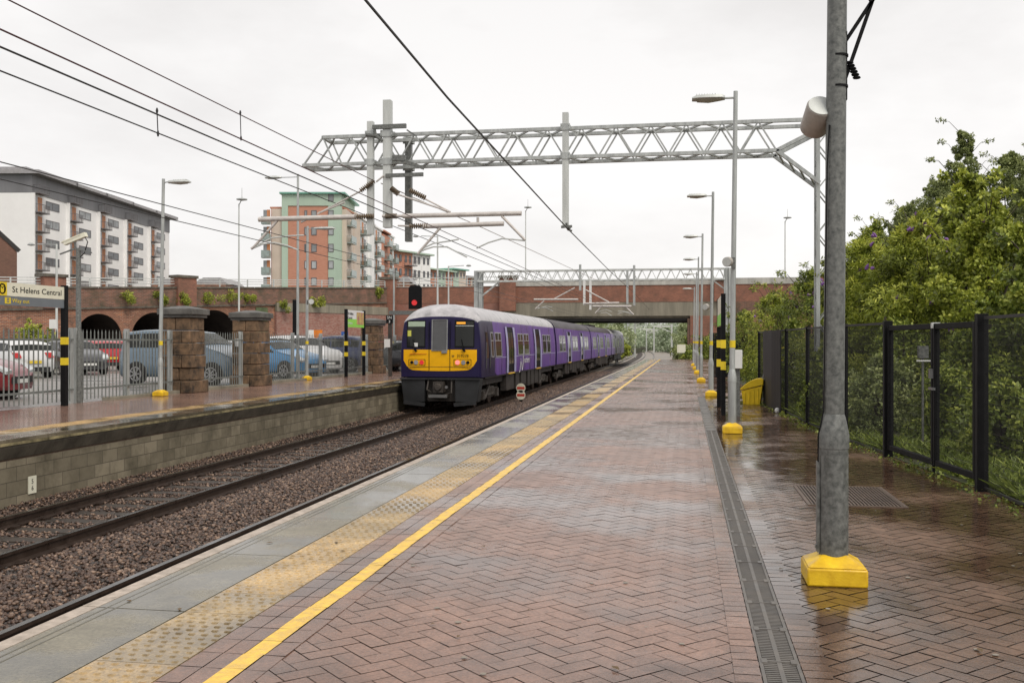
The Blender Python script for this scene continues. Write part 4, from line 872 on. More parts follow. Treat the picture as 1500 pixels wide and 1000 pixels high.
# left station name sign
p = gp(94.5, 592); X0 = -13.42; yb = onX(94.5, 500, X0).y; top = onX(95, 419, X0).z; 
t = thing('station_sign', 'long cream station name sign with yellow square on black banded post', 'sign', (0, 0, 0))
bandpost(t, X0, yb, top + .02, (.98, 1.42) if 0 else (.0, .0) and (onX(94, 534, X0).z, onX(94, 504, X0).z), .11)
bandpost(t, X0, yb - 4.6, top, (.8, 1.2), .11)
m0, m1, m2 = top - .02, onX(95, 438.5, X0).z, onX(95, 451, X0).z
b = MB(); b.box(X0 - .02, X0 + .03, yb - 4.55, yb - .04, m1, m0); bd = b.build('name_board', M['cream'], t)
b = MB(); b.box(X0 - .02, X0 + .03, yb - 4.55, yb - .04, m2, m1 - .005); gb_ = b.build('direction_board', M['grey'], t)
yy = onX(8, 420, X0).y; b = MB(); b.box(X0 + .031, X0 + .036, yb - 4.55, yy, m1, m0); b.build('yellow_square', M['yband'], bd)
b = MB(); hh = m0 - m1; cy, cz = yy - hh * .52, (m0 + m1) / 2
def ring(b, cy, cz, r, w, x, a0=0, a1=360, n=28):
    vs = []
    for k in range(n + 1):
        a = math.radians(a0 + (a1 - a0) * k / n); vs += [(x, cy + math.cos(a) * r, cz + math.sin(a) * r), (x, cy + math.cos(a) * (r - w), cz + math.sin(a) * (r - w))]
    b.add(vs, [(2 * k, 2 * k + 1, 2 * k + 3, 2 * k + 2) for k in range(n)])
ring(b, cy, cz, hh * .40, .03, X0 + .038); b.quad((X0 + .038, cy - .08, cz - .08), (X0 + .038, cy - .05, cz - .08), (X0 + .038, cy - .05, cz + .08), (X0 + .038, cy - .08, cz + .08)); b.quad((X0 + .038, cy + .05, cz - .08), (X0 + .038, cy + .08, cz - .08), (X0 + .038, cy + .08, cz + .08), (X0 + .038, cy + .05, cz + .08)); b.quad((X0 + .038, cy - .08, cz + .08), (X0 + .038, cy, cz), (X0 + .038, cy + .08, cz + .08), (X0 + .038, cy, cz + .03)); b.build('emblem', M['black'], bd, smooth=False)
ya, yc = onX(16, 430, X0).y, onX(88, 430, X0).y
def fit(body, y0, y1, z, H, x, m, par, name='lettering'):
    o = text(body, 1, (0, 0, 0), Matrix.Identity(4), m, par, name); xs_ = [v.co.x for v in o.data.vertices]; w = max(xs_) - min(xs_); sx = (y1 - y0) / w
    for v in o.data.vertices: c = v.co.copy(); v.co = (x + c.z, y0 + (c.x - min(xs_)) * sx, z + c.y * H)
    return o
fit('St Helens Central', ya, yc, m1 + hh * .30, hh * .62, X0 + .034, M['black'], bd)
h2 = m1 - m2
fit('Way out', onX(15.5, 445, X0).y, onX(41, 445, X0).y, m2 + h2 * .32, h2 * .62, X0 + .034, M['yband'], gb_)
y1_, y2_ = onX(5, 443, X0).y, onX(13.5, 443, X0).y; zc = (m1 + m2) / 2
b = MB(); b.box(X0 + .031, X0 + .036, y1_, y2_, zc - h2 * .33, zc + h2 * .33); b.box(X0 + .031, X0 + .036, yb - 4.2, y1_ - .15, zc - .02, zc + .02); py = b.build('pictogram', M['yband'], gb_); b = MB()
for k in range(3): b.box(X0 + .0365, X0 + .039, y1_ + .05, y2_ - .05, zc - h2 * .2 + k * h2 * .18, zc - h2 * .2 + k * h2 * .18 + .02)
b.build('pictogram_bars', M['grey'], py)
# second left sign
t = thing('platform_poster_sign', 'white and lime green poster board between two black yellow banded posts', 'sign', (0, 0, 0)); X1 = -13.2
y_a, y_b = onX(507, 500, X1).y, onX(533, 500, X1).y; tp = onX(507, 452, X1).z
for y in (y_a, y_b): bandpost(t, X1, y, tp, (onX(507, 520.5, X1).z - .02, onX(507, 504.5, X1).z - .02), .11)
zb_ = onX(520, 479, X1).z; b = MB(); b.box(X1 - .02, X1 + .02, y_a + .06, y_b - .06, zb_, tp - .03); bd = b.build('board', M['white'], t)
b = MB(); b.box(X1 + .021, X1 + .025, y_a + .06, y_b - .06, zb_, zb_ + .33); b.build('green_band', M['green'], bd)
b = MB(); b.box(X1 + .026, X1 + .03, y_b - 1.0, y_b - .1, zb_ + .12, zb_ + .62); b.build('picture', mat('poster_picture', (.35, .1, .12), .5, 0, scale=5, col2=(.6, .5, .12)), bd)
text('St Helens\nCentral', .17, (X1 + .028, y_a + .15, tp - .22), basis((0, 1, 0), (0, 0, 1)), M['black'], bd)
text('St Helens', .14, (X1 + .030, y_a + .15, zb_ + .12), basis((0, 1, 0), (0, 0, 1)), M['white'], bd)
# car stop sign
p = gp(571.5, 550.5); t = thing('car_stop_sign', 'grey post with black SN 3 plate in front of the third stone pier', 'sign', (p.x, p.y, 0)); h = lambda v: onY(571, v, p.y).z
b = MB(); b.box(-.07, .07, -.05, .05, 0, h(470)); b.build('post', M['grime'], t); b = MB(); b.box(-.14, .14, -.1, -.06, h(473), h(461)); bd = b.build('plate', M['black'], t)
text('SN', .16, (0, -.105, h(466.5)), basis((1, 0, 0), (0, 0, 1)), M['white'], bd, align='CENTER'); text('3', .16, (0, -.105, h(472.4)), basis((1, 0, 0), (0, 0, 1)), M['white'], bd, align='CENTER')
b = MB(); b.box(-.22, .02, -.09, -.055, h(508), h(496)); b.build('notice', M['white'], t)
# ================= LEFT FENCE, PIERS =================
XF = -13.68
PALE = mat('fence_grey', (.20, .215, .205), .5, .3, var=.35, scale=6)
def palisade(y0, y1, label, seed=1):
    t = thing('palisade_fence', label, 'fence', (0, 0, 0)); n = max(1, round((y1 - y0) / 2.75)); L_ = (y1 - y0) / n
    for i in range(n + 1):
        y = y0 + i * L_; b = MB(); b.box(XF - .12, XF - .02, y - .055, y + .055, 0, 1.72); b.build('post', M['galv'], t)
    for i in range(n):
        a = y0 + i * L_; b = MB(); k = int(L_ / .15)
        for j in range(1, k):
            y = a + L_ * j / k; b.add([(XF + .02, y - .026, .07), (XF + .02, y + .026, .07), (XF + .02, y + .026, 1.62), (XF + .02, y, 1.70), (XF + .02, y - .026, 1.62), (XF + .035, y, .07), (XF + .035, y, 1.62)], [(0, 1, 2, 3, 4), (0, 5, 6, 4), (5, 1, 2, 6), (4, 6, 3), (6, 2, 3)])
        b.beam((XF, a, .32), (XF, a + L_, .32), .045, .045); b.beam((XF, a, 1.45), (XF, a + L_, 1.45), .045, .045); b.build('pale_panel', PALE, t, smooth=False)
ypier = [onX(275, 500, -13.6).y, onX(373, 500, -13.6).y, onX(549, 500, -13.6).y]
palisade(13.0, yb - .3 + 1.0, 'grey palisade fence behind the station name sign'); palisade(yb + .9, ypier[0] - .7, 'grey palisade fence in front of the red cars and blue van')
palisade(ypier[0] + .7, ypier[1] - .7, 'grey palisade gate section between the two nearer stone piers'); palisade(ypier[1] + .7, ypier[2] - .7, 'grey palisade fence in front of the light blue and white cars'); palisade(ypier[2] + .8, ypier[2] + 18, 'grey palisade fence beyond the third stone pier')
def pier(y, w, h, label):
    t = thing('stone_pier', label, 'stone pier', (-13.72, y, 0), 0, 'stone gate piers of the left platform'); b = MB(); z = 0; random.seed(int(y)); hs = h - .28; rows = 6
    for r in range(rows):
        hh_ = hs / rows; e = .08 if r == 0 else random.uniform(-.02, .025); 
        if r % 2: cuts = [-w / 2 - e, random.uniform(-.1, .1), w / 2 + e]
        else: cuts = [-w / 2 - e, -w / 6, w / 5, w / 2 + e]
        for a, c in zip(cuts, cuts[1:]): j = random.uniform(0, .03); b.box(a + .006, c - .006, -w / 2 - e - j, w / 2 + e, z, z + hh_ - .014)
        z += hh_
    b.build('shaft', M['sand'], t, bevel=.02)
    b = MB(); c = w / 2 + .10; b.box(-c + .05, c - .05, -c + .05, c - .05, hs, hs + .08); b.box(-c, c, -c, c, hs + .08, hs + .24); b.box(-c, c, -c, c, hs + .24, hs + .33, top=(c * .8, c * .8)); b.build('capstone', M['sandcap'], t, bevel=.015)
pier(ypier[0], .84, HC + (499.5 - 449) * 27 / F, 'nearest dark stone pier, behind the front of the blue van'); pier(ypier[1], .86, HC + (499.5 - 455) * 31 / F, 'middle stone pier with a small white plate, left of the light blue car'); pier(ypier[2], .84, HC + (499.5 - 467) * 44 / F, 'furthest stone pier beside the green and white poster sign')
q = onX(366, 500, -13.2); b = MB(); b.box(-13.72 - .28, -13.72 - .08, ypier[1] - .53, ypier[1] - .505, 1.25, 1.5); setp(b.build('pier_plate', M['white']), 'white square plate fixed to the middle stone pier', 'plate')
b = MB()
for k in range(14): y = 22 + k * 1.9; b.box(XF - .2, XF + .12, y, y + 1.88, 0, .07 + .01 * (k % 3))
setp(b.build('kerb', M['conc'], smooth=False), kind='structure')
# ================= VIADUCT, BRIDGE, BUILDINGS =================
def CP(xc, d, z=0.0): return Vector((-sT * d + cT * xc, cT * d + sT * xc, z))
def frameobj(t, A, B_):   # put an Empty at A with local x toward B
    t.location = (A.x, A.y, 0); t.rotation_euler = (0, 0, math.atan2(B_.y - A.y, B_.x - A.x)); return (Vector((B_.x, B_.y)) - Vector((A.x, A.y))).length
A, B_ = CP(-36.1, 62), CP(-12.4, 98)
v = thing('arch_viaduct', 'old brick road viaduct with dark arches behind the car park', 'viaduct'); LV = frameobj(v, A, B_)
zt = lambda s: 4.72 + (6.62 - 4.72) * s / LV
arches = [(.225 * LV, .312 * LV, 3.4), (.330 * LV, .425 * LV, 3.6), (.452 * LV, .566 * LV, 3.95), (.08 * LV, .165 * LV, 3.0)][:3]
b = MB(); s_ = 0; segs = []
band = lambda s: zt(s) - 1.35
def wallcol(b, a, c, zlo_a, zlo_c, y=0): b.quad((a, y, zlo_a), (c, y, zlo_c), (c, y, band(c)), (a, y, band(a)))
cur = -30.0
for a, c, cr in arches:
    wallcol(b, cur, a, -.1, -.1)
    r = (c - a) / 2; n = 16; xs_ = [a + r - r * math.cos(math.pi * i / n) for i in range(n + 1)]; rise = r * .95; zz = [cr - rise + rise * math.sin(math.pi * i / n) for i in range(n + 1)]
    for i in range(n):
        wallcol(b, xs_[i], xs_[i + 1], zz[i], zz[i + 1])
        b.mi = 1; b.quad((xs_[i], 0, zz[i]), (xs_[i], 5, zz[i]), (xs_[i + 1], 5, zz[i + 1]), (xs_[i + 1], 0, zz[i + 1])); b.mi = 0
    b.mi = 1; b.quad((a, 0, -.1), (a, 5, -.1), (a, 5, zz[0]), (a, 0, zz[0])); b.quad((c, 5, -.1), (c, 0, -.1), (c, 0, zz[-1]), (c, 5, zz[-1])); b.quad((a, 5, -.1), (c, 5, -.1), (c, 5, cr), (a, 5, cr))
    b.mi = 0; cur = c
wallcol(b, cur, LV, -.1, -.1); wl = b.build('wall', [M['brickw'], mat('arch_shade', (.035, .025, .02), .9, 0, var=.5, scale=1)], v, smooth=False)  # arch recess faces coloured near black as painted shade
for a, c, cr in arches:   # brick arch rings, slightly proud
    b = MB(); r = (c - a) / 2; rise = r * .95; n = 24; vs = []
    for i in range(n + 1):
        t_ = math.pi * i / n; cx = a + r
        for q in (0, .42): vs.append((cx - (r + q) * math.cos(t_), -.04, cr - rise + (rise + q) * math.sin(t_)))
    b.add(vs, [(2 * i, 2 * i + 1, 2 * i + 3, 2 * i + 2) for i in range(n)]); b.build('arch_ring', brickmat('arch_brick', (.4, .2, .12), (.32, .14, .09), (.1, .08, .06), w=.2, h=.1, dirtamt=.5) if a == arches[0][0] else bpy.data.materials['arch_brick'], v, smooth=False)
b = MB(); n = 30
for i in range(n):
    a, c = -30 + (LV + 30) * i / n, -30 + (LV + 30) * (i + 1) / n
    b.add([(a, -.1, band(a)), (c, -.1, band(c)), (c, -.1, zt(c)), (a, -.1, zt(a)), (a, .4, band(a)), (c, .4, band(c)), (c, .4, zt(c)), (a, .4, zt(a))], [(0, 1, 2, 3), (3, 2, 6, 7), (1, 0, 4, 5)])
b.build('parapet', M['brickd'], v, smooth=False)
b = MB()
for i in range(n):
    a, c = -30 + (LV + 30) * i / n, -30 + (LV + 30) * (i + 1) / n - .02
    b.add([(a, -.18, zt(a)), (c, -.18, zt(c)), (c, .5, zt(c)), (a, .5, zt(a)), (a, -.18, zt(a) + .12), (c, -.18, zt(c) + .12), (c, .5, zt(c) + .12), (a, .5, zt(a) + .12)], [(0, 1, 5, 4), (4, 5, 6, 7), (3, 2, 1, 0), (1, 2, 6, 5)])
    b.add([(a, -.16, band(a) - .12), (c, -.16, band(c) - .12), (c, 0, band(c) - .12), (a, 0, band(a) - .12), (a, -.16, band(a)), (c, -.16, band(c)), (c, 0, band(c)), (a, 0, band(a))], [(0, 1, 5, 4), (4, 5, 6, 7), (3, 2, 1, 0)])
b.build('coping', M['corb'], v, smooth=False)
b = MB(); a0 = .66 * LV; b.box(a0, LV, -.3, -.02, 4.0, 4.75); b.build('concrete_band', M['conc'], v, smooth=False)
b = MB(); b.box(a0, LV, -.25, -.01, -.1, 3.98); b.build('patched_panel', brickmat('patched_brick', (.3, .09, .06), (.42, .24, .2), (.3, .22, .18), dirtamt=.3), v, smooth=False)
b = MB(); b.box(.61 * LV, .64 * LV, -.1, -.02, 0, 4.3); b.build('green_strip', mat('mossy_strip', (.1, .13, .06), .8, 0, var=.5, scale=3), v)
def uonv(u):  # distance along the viaduct for a photo column
    k = (u - 750) / F; return (-36.1 - 62 * k) / (36 * k - 23.7) * LV
for u0, u1, vt in ((61, 93, 401), (257, 284, 403)):
    a, c = uonv(u0), uonv(u1); m_ = (a + c) / 2; d = 62 + 36 * m_ / LV; tz = HC + (499.5 - vt) * d / F
    b = MB(); b.box(a, c, -.35, .6, band(a) - .0, tz - .2); p_ = b.build('pier', M['brickb'], v, smooth=False); b = MB(); b.box(a - .1, c + .1, -.45, .7, tz - .2, tz); b.build('pier_cap', M['corb'], p_)
b = MB(); 
for k in range(26):
    s0 = -30 + (LV + 30) * k / 25; b.box(s0 - .04, s0 + .04, .1, .18, zt(s0) + .1, zt(s0) + .75)
for h in (.35, .55, .74): b.beam((-30, .14, zt(-30) + h), (LV, .14, zt(LV) + h), .06, .06)
b.build('railing', M['galvl'], v)
b = MB(); b.quad((-30, .4, zt(-30) - .3), (LV + 5, .4, zt(LV) - .3), (LV + 5, 14, zt(LV) - .3), (-30, 14, zt(-30) - .3)); b.build('roadway', M['asph'], v)
# bridge
YB = 95.0
br = thing('road_bridge', 'brick and concrete road bridge crossing the tracks, dark underneath', 'bridge', (0, YB, 0))
xb = lambda u: onY(u, 450, YB).x
zb = lambda vv: HC + (499.5 - vv) * 96.5 / F
x0, x1, x2, x3 = B_.x, xb(738), xb(1011), 40
b = MB(); b.box(x1, x2 + 3, .0, .5, zb(463), zb(443)); b.box(x1, x2 + 3, .5, 13, zb(466), zb(455)); b.build('concrete_beam', M['conc'], br, smooth=False)
b = MB()
for k in range(9): b.box(x1, x2 + 1.5, .6 + k * 1.4, 1.1 + k * 1.4, zb(470), zb(466.2))
b.build('girder', M['dark'], br, smooth=False)
b = MB(); b.box(x0, x3, -.03, .45, zb(443), zb(419)); b.build('brick_parapet', M['brickb'], br, smooth=False)
b = MB(); b.box(x1 - .6, x3, -.1, .55, zb(419) + .005, zb(410)); b.box(x0, x1 - .6, -.1, .55, zb(419) + .005, zb(418)); b.build('parapet_cap', M['concl'], br, smooth=False)
b = MB(); b.box(x2, x3, .0, 13, -1.2, zb(463)); b.build('abutment', M['brickb'], br, smooth=False)
b = MB(); b.box(x2 + 3, x3, -.02, 0.0, zb(463), zb(443)); b.box(x2 - .25, x2 - .003, .1, 12.9, -1.2, zb(466) - .05); b.build('abutment', M['brickd'], br, smooth=False)
b = MB(); b.box(x0, x1, .0, 13, -1.2, zb(443) - .004); b.build('abutment', brickmat('abutment_brick', (.34, .12, .08), (.34, .16, .12), (.22, .15, .12), dirtamt=.5), br, smooth=False)
for u0, u1, vt in ((558, 581, 404), (733, 756, 404), (1046, 1062, 411), (1190, 1215, 405)):
    a, c = xb(u0), xb(u1); b = MB(); tz = HC + (499.5 - vt) * 97 / F; b.box(a, c, -.5, .7, -1 if u0 < 600 else zb(455 if u0 < 1000 else 443), tz - .25); p_ = b.build('pier', M['brickb'], br, smooth=False); b = MB(); b.box(a - .12, c + .12, -.62, .82, tz - .25, tz); b.build('pier_cap', M['corb'], p_)
b = MB()
for x in np.arange(x0, x1, 1.6): b.box(x - .04, x + .04, .1, .18, zb(418), zb(405))
for h in (405, 410, 414): b.beam((x0, .14, zb(h)), (x1, .14, zb(h)), .07)
b.build('railing', M['galvl'], br)
b = MB(); b.quad((x0, .4, zb(423)), (x3, .4, zb(423)), (x3, 14, zb(423)), (x0, 14, zb(423))); b.build('roadway', M['asph'], br)
# ---------------- buildings ----------------
WHT = mat('white_render', (.93, .92, .91), .7, 0, var=.06, scale=.3); GRC = mat('grey_cladding', (.2, .2, .21), .5, 0, var=.25, scale=.4, streak=True); BRN = mat('balcony_orange', (.6, .25, .11), .6); RFG = mat('roof_edge_grey', (.36, .35, .36), .6)  # far render and cladding kept paler to stand in for haze
BRK = brickmat('tower_brick', (.6, .29, .2), (.55, .255, .17), (.54, .27, .19), w=.44, h=.15, dirtamt=.12, dirt=(.3, .12, .08)); GRN = mat('hazed_green_cladding', (.45, .57, .46), .6, 0, var=.12, scale=.3, streak=True); TEAL = flat('teal_edge', (.18, .42, .33)); BEI = mat('beige_render', (.66, .55, .46), .7, 0, var=.08, scale=.4); WGL = mat('window_glass_far', (.36, .38, .39), .12, 0, var=.75, scale=.13, spec=.6); WDK = mat('window_dark_far', (.13, .14, .15), .1, 0, var=.5, scale=.2); RAILM = flat('balcony_rail', (.16, .15, .155)); BPAN = mat('balcony_glass', (.33, .40, .38), .3)  # tower brick, green and glass whitened, haze painted into the colour
def win(par, x0, x1, z0, z1, y=-.02, panes=2, m=None, fm=None):
    b = MB(); f = .12
    b.box(x0, x1, y - .05, y, z0, z0 + f); b.box(x0, x1, y - .05, y, z1 - f, z1)
    for k in range(panes + 1): x = x0 + (x1 - x0 - f) * k / panes; b.box(x, x + f, y - .05, y, z0 + f, z1 - f)
    o = b.build('window', fm or RAILM, par, smooth=False); b = MB(); b.box(x0 + f * .5, x1 - f * .5, y - .02, y - .01, z0 + f * .5, z1 - f * .5); b.build('pane', m or random.choice([WGL, WGL, WDK]), o, smooth=False); return o
def balcony(par, x0, x1, z, dep=1.3, door=BRN, wide=.5, glass=False):
    b = MB(); b.box(x0, x1, -dep, 0, z - .15, z); 
    if glass: b.box(x0, x1, -dep, -dep + .04, z + .1, z + 1.05); b.box(x1 - .04, x1, -dep, 0, z + .1, z + 1.05)
    n = 9
    for k in range(n + 1):
        x = x0 + .02 + (x1 - x0 - .06) * k / n; b.box(x, x + .04, -dep + .04, -dep + .08, z, z + 1.1)
    for k in range(5): y = -dep + .06 + dep * k / 5; b.box(x0, x0 + .04, y, y + .04, z, z + 1.1); b.box(x1 - .04, x1, y, y + .04, z, z + 1.1)
    b.box(x0, x1, -dep, -dep + .08, z + 1.05, z + 1.12); b.box(x0, x0 + .06, -dep, 0, z + 1.05, z + 1.12)
    o = b.build('balcony', BPAN if glass else RAILM, par, smooth=False)
    b = MB(); xm = x0 + (x1 - x0) * wide; b.box(xm, x1 - .1, -.03, 0, z, z + 2.35); b.mi = 1; b.box(x0 + .1, xm, -.05, -.02, z, z + 2.3); b.build('balcony_door', [door, WGL], o, smooth=False)
random.seed(11)
fl = thing('apartment_block', 'long white apartment block with grey top floor and orange balcony doors', 'apartment block'); LF = frameobj(fl, CP(-71, 147), CP(-69.3, 201.3)); SH = 2.85; ZT = 26.3; ZG = 23.35
b = MB(); b.box(0, LF, 0, 14, 0, ZG); b.build('wall', WHT, fl, smooth=False)
b = MB()
for k in range(5): b.box(k * 10.86 + .0, (k + 1) * 10.86 - .03, -.12, 14.1, ZG, ZT - .2 - k * .0)
b.build('top_floor', GRC, fl, smooth=False)
b = MB()
for k in range(5): zz = ZT - .02 * k; b.box(k * 10.86 - (.8 if k == 0 else -.2), (k + 1) * 10.86 + .9, -1.5, 15, zz - .2 - .0, zz + .35 if k % 2 == 0 else zz + .28)
b.build('roof', RFG, fl, smooth=False)
b = MB(); b.box(.5, 5.5, 1, 13, ZT + .36, ZT + 1.0); b.build('roof_plant', RFG, fl, smooth=False)
for k in range(5):
    s0 = k * 10.86
    b = MB(); b.box(s0 - .05, s0 + .25, -.5, -.0, 0, ZG); b.build('fin', WHT, fl, smooth=False)
    for r in range(8):
        z = ZG - (r) * SH + .15
        balcony(fl, s0 + .3, s0 + 3.3, z, 1.2)
        win(fl, s0 + 4.3, s0 + 8.5, z + .85, z + 2.1)
b = MB(); b.box(-1.0, -.0, 14, 40, 0, 20); b.build('side_wing', GRC, fl, smooth=False)
# green and brick tower
tw = thing('apartment_tower', 'brick and pale green tower block with teal roof edge and balconies down its side', 'tower block'); P0 = CP(-39.9, 165); LT = frameobj(tw, P0, CP(-28.3, 165)); zt_ = lambda vv, d=165: HC + (499.5 - vv) * d / F
ux = lambda u: (u - 750) / F * 165 + 39.9
b = MB(); b.box(0, ux(413), .3, 14, 0, zt_(305)); b.box(ux(497), ux(506), .8, 30, 0, zt_(305)); b.build('wall', BEI, tw, smooth=False)
b = MB(); b.box(ux(413), ux(422), -.15, 14, 0, zt_(301)); b.box(ux(413), ux(500), -.15, 14, zt_(301), zt_(284)); b.box(ux(481), ux(500) , -.12, 14, 0, zt_(301)); b.build('green_cladding', GRN, tw, smooth=False)
b = MB(); b.box(ux(422), ux(481), 0, 13, 0, zt_(301)); b.build('wall', BRK, tw, smooth=False)
b = MB(); b.box(ux(412) - .2, ux(500) + .7, -.6, 15, zt_(284), zt_(281.5)); b.build('roof_edge', TEAL, tw, smooth=False)
for r in range(7):
    vc = 283.5 + 26.0 + 24.6 * (r - 1) + 4
    z0, z1 = zt_(vc + 6 + 0), zt_(vc - 6)
    win(tw, ux(456), ux(464), z0, z1, panes=1, m=WGL); win(tw, ux(446), ux(450), z0, z1, panes=1); win(tw, ux(481), ux(489), z0, z1, y=-.14, panes=1, m=WGL)
    if r: balcony(tw, -1.4, -.05, z0 - .9, 1.2, glass=True)
wg = thing('apartment_wing', 'long side of the tower block with pale and brick bays and stacked balconies', 'apartment block'); LW = frameobj(wg, CP(-28.3, 165.8), CP(-25.5, 215)); H = 23.6
bays = [(0, 7.8, BRK, 1), (7.8, 12.9, BEI, 0), (12.9, 21.4, WHT, 1), (21.4, 25.9, WHT, 0), (25.9, 35, WHT, 1), (35, 42.6, BRK, 1), (42.6, LW, WHT, 1)]
for i, (a, c, m_, bal) in enumerate(bays):
    b = MB(); e = .35 if i % 2 else 0; b.box(a, c - .02, -e, 12, 0, H + (.0 if i != 5 else -.5)); b.box(a, c - .02, -e - .3, 12.2, H + .02, H + .3); b.build('bay_wall', m_, wg, smooth=False)
    for r in range(8):
        z = H - 2.85 * (r + 1) + .1
        if bal: balcony(wg, a + .8, a + min(4.5, c - a - .5), z, 1.5, glass=True); 
        if c - a > 7: win(wg, a + 5.2, a + 6.4, z + .9, z + 2.2, panes=1)
def lowblock(label, u0, u1, d0, d1, vt, mats, rows, roofm, cat='apartment block'):
    t = thing('low_block', label, cat); A_, B2 = CP((u0 - 750) / F * d0, d0), CP((u1 - 750) / F * d1, d1); L_ = frameobj(t, A_, B2); H = HC + (499.5 - vt) * d0 / F; n = len(mats)
    for i, m_ in enumerate(mats):
        a, c = L_ * i / n, L_ * (i + 1) / n; b = MB(); b.box(a, c - .02, -.1 * (i % 2), 10, 0, H); b.build('wall', m_, t, smooth=False)
        for r in range(rows):
            z = H - 3.0 * (r + 1) + .3
            for q in (.15, .6): win(t, a + (c - a) * q, a + (c - a) * (q + .22), z + .6, z + 2.1, y=-.13, panes=1, m=WDK)
    b = MB(); b.box(-.5, L_ + .5, -.9, 10.5, H, H + .35); b.build('roof', roofm, t, smooth=False)
    return t, L_, H
t, L_, H = lowblock('pale and brick four storey block right of the tower block wing', 576, 630, 215, 228, 367, [BRK, BRK, WHT, WHT], 4, GRN)
for r in range(3): balcony(t, L_ * .27, L_ * .48, H - 3.0 * (r + 1) + .2, 1.6)
lowblock('low pale green and brick terrace in the distance, left of the far gantry', 628, 664, 250, 262, 394, [BRK, GRN, BRK], 2, GRN, 'terrace'); lowblock('small distant green gabled block next to the far gantry leg', 662, 682, 262, 268, 394, [GRN, BEI], 1, TEAL, 'building')
lowblock('small distant brick block right behind the far gantry leg', 680, 700, 270, 275, 405, [BRK, BEI], 1, RFG, 'building')
# brick gable at left edge
t = thing('brick_house', 'brown brick gable end of a house at the left edge', 'house'); L_ = frameobj(t, CP(-56, 82), CP(-44.2, 88)); b = MB(); gz1 = HC + (499.5 - 367) * 88 / F; b.prism([(0, 0, 0), (L_ + .4, 0, 0), (L_ + .4, 0, gz1), (L_ - 4.8, 0, gz1 + 5.2), (0, 0, gz1 + 1)], (0, 5, 0)); b.build('wall', brickmat('brown_brick', (.26, .13, .09), (.2, .10, .07), (.12, .08, .06), dirtamt=.2), t, smooth=False)
b = MB(); b.beam((L_ - 4.9, 0, gz1 + 5.4), (L_ + .6, 0, gz1 + .0), .35, .15, up=(0, 1, 0)); b.build('roof_verge', M['dark'], t)
for i, (u0, u1, vt, l) in enumerate(((222, 262, 408, 'flat grey roof building behind the viaduct railing, left'), (284, 330, 406, 'low gabled brown roof house behind the viaduct railing'), (585, 600, 404, 'small shed roof beyond the bridge railing'))):
    t = thing('low_building', l, 'building', CP((u0 - 750) / F * 120, 120)); t.rotation_euler = (0, 0, TH); w = (u1 - u0) / F * 120; h = HC + (499.5 - vt) * 120 / F
    b = MB(); b.box(0, w, 0, 8, 0, h - .7); b.build('wall', M['brickw'], t, smooth=False); b = MB(); b.prism([(-.2, 0, h - .7), (w + .2, 0, h - .7), (w * .85, 0, h), (w * .3, 0, h)], (0, 8, 0)); b.build('roof', RFG, t, smooth=False)
# ================= CARS =================
def carpaint(n, c): return mat(n, c, .25, 0, var=.06, scale=1, coat=.6)
CPT = {k: carpaint('car_' + k, c) for k, c in dict(white=(.68, .68, .68), red=(.42, .02, .025), darkred=(.2, .015, .02), grey=(.05, .05, .055), bluegrey=(.11, .16, .21), skyblue=(.06, .25, .5), navy=(.02, .035, .12), silver=(.4, .41, .42), dark=(.03, .03, .035)).items()}
TAIL = flat('tail_lamp', (.45, .02, .02), .2); HEAD = mat('head_lamp', (.6, .62, .62), .1, .3); PLY = flat('yellow_plate', (.75, .55, .05)); PLW = flat('white_plate', (.75, .75, .72)); TRIM = flat('black_trim', (.02, .02, .02), .5)
KINDS = dict(  # stations: x(front +), belt z, roof z, half width ; cab window range
 hatch=dict(L=4.0, st=[(2.0, .62, .62, .62), (1.9, .72, .74, .76), (1.5, .84, .90, .84), (1.0, .93, 1.0, .86), (.75, .95, 1.08, .87), (.15, .96, 1.42, .87), (-.5, .98, 1.49, .87), (-1.2, 1.0, 1.44, .86), (-1.6, 1.02, 1.34, .84), (-1.9, .98, 1.02, .8), (-2.0, .7, .72, .72)], glass=(4, 8)),
 estate=dict(L=4.6, st=[(2.3, .62, .62, .62), (2.2, .72, .74, .78), (1.7, .84, .90, .87), (1.05, .92, 1.0, .89), (.8, .94, 1.06, .9), (.1, .95, 1.40, .9), (-.6, .97, 1.47, .9), (-1.6, 1.0, 1.42, .88), (-2.0, 1.02, 1.30, .86), (-2.2, .98, 1.02, .82), (-2.3, .7, .72, .74)], glass=(4, 8)),
 van=dict(L=4.4, st=[(2.2, .68, .68, .66), (2.1, .85, .9, .8), (1.7, 1.0, 1.08, .88), (1.35, 1.08, 1.18, .9), (1.15, 1.1, 1.26, .9), (.5, 1.12, 1.72, .9), (-.3, 1.13, 1.81, .9), (-1.4, 1.13, 1.80, .9), (-2.0, 1.13, 1.74, .88), (-2.15, 1.1, 1.3, .86), (-2.2, .7, .72, .84)], glass=(4, 8)),
 suv=dict(L=4.5, st=[(2.25, .7, .7, .66), (2.15, .85, .88, .82), (1.75, .98, 1.04, .9), (1.15, 1.04, 1.12, .92), (.95, 1.05, 1.18, .92), (.3, 1.07, 1.6, .92), (-.5, 1.08, 1.68, .92), (-1.5, 1.1, 1.64, .9), (-1.95, 1.1, 1.5, .88), (-2.15, 1.05, 1.1, .85), (-2.25, .7, .72, .76)], glass=(4, 8)))
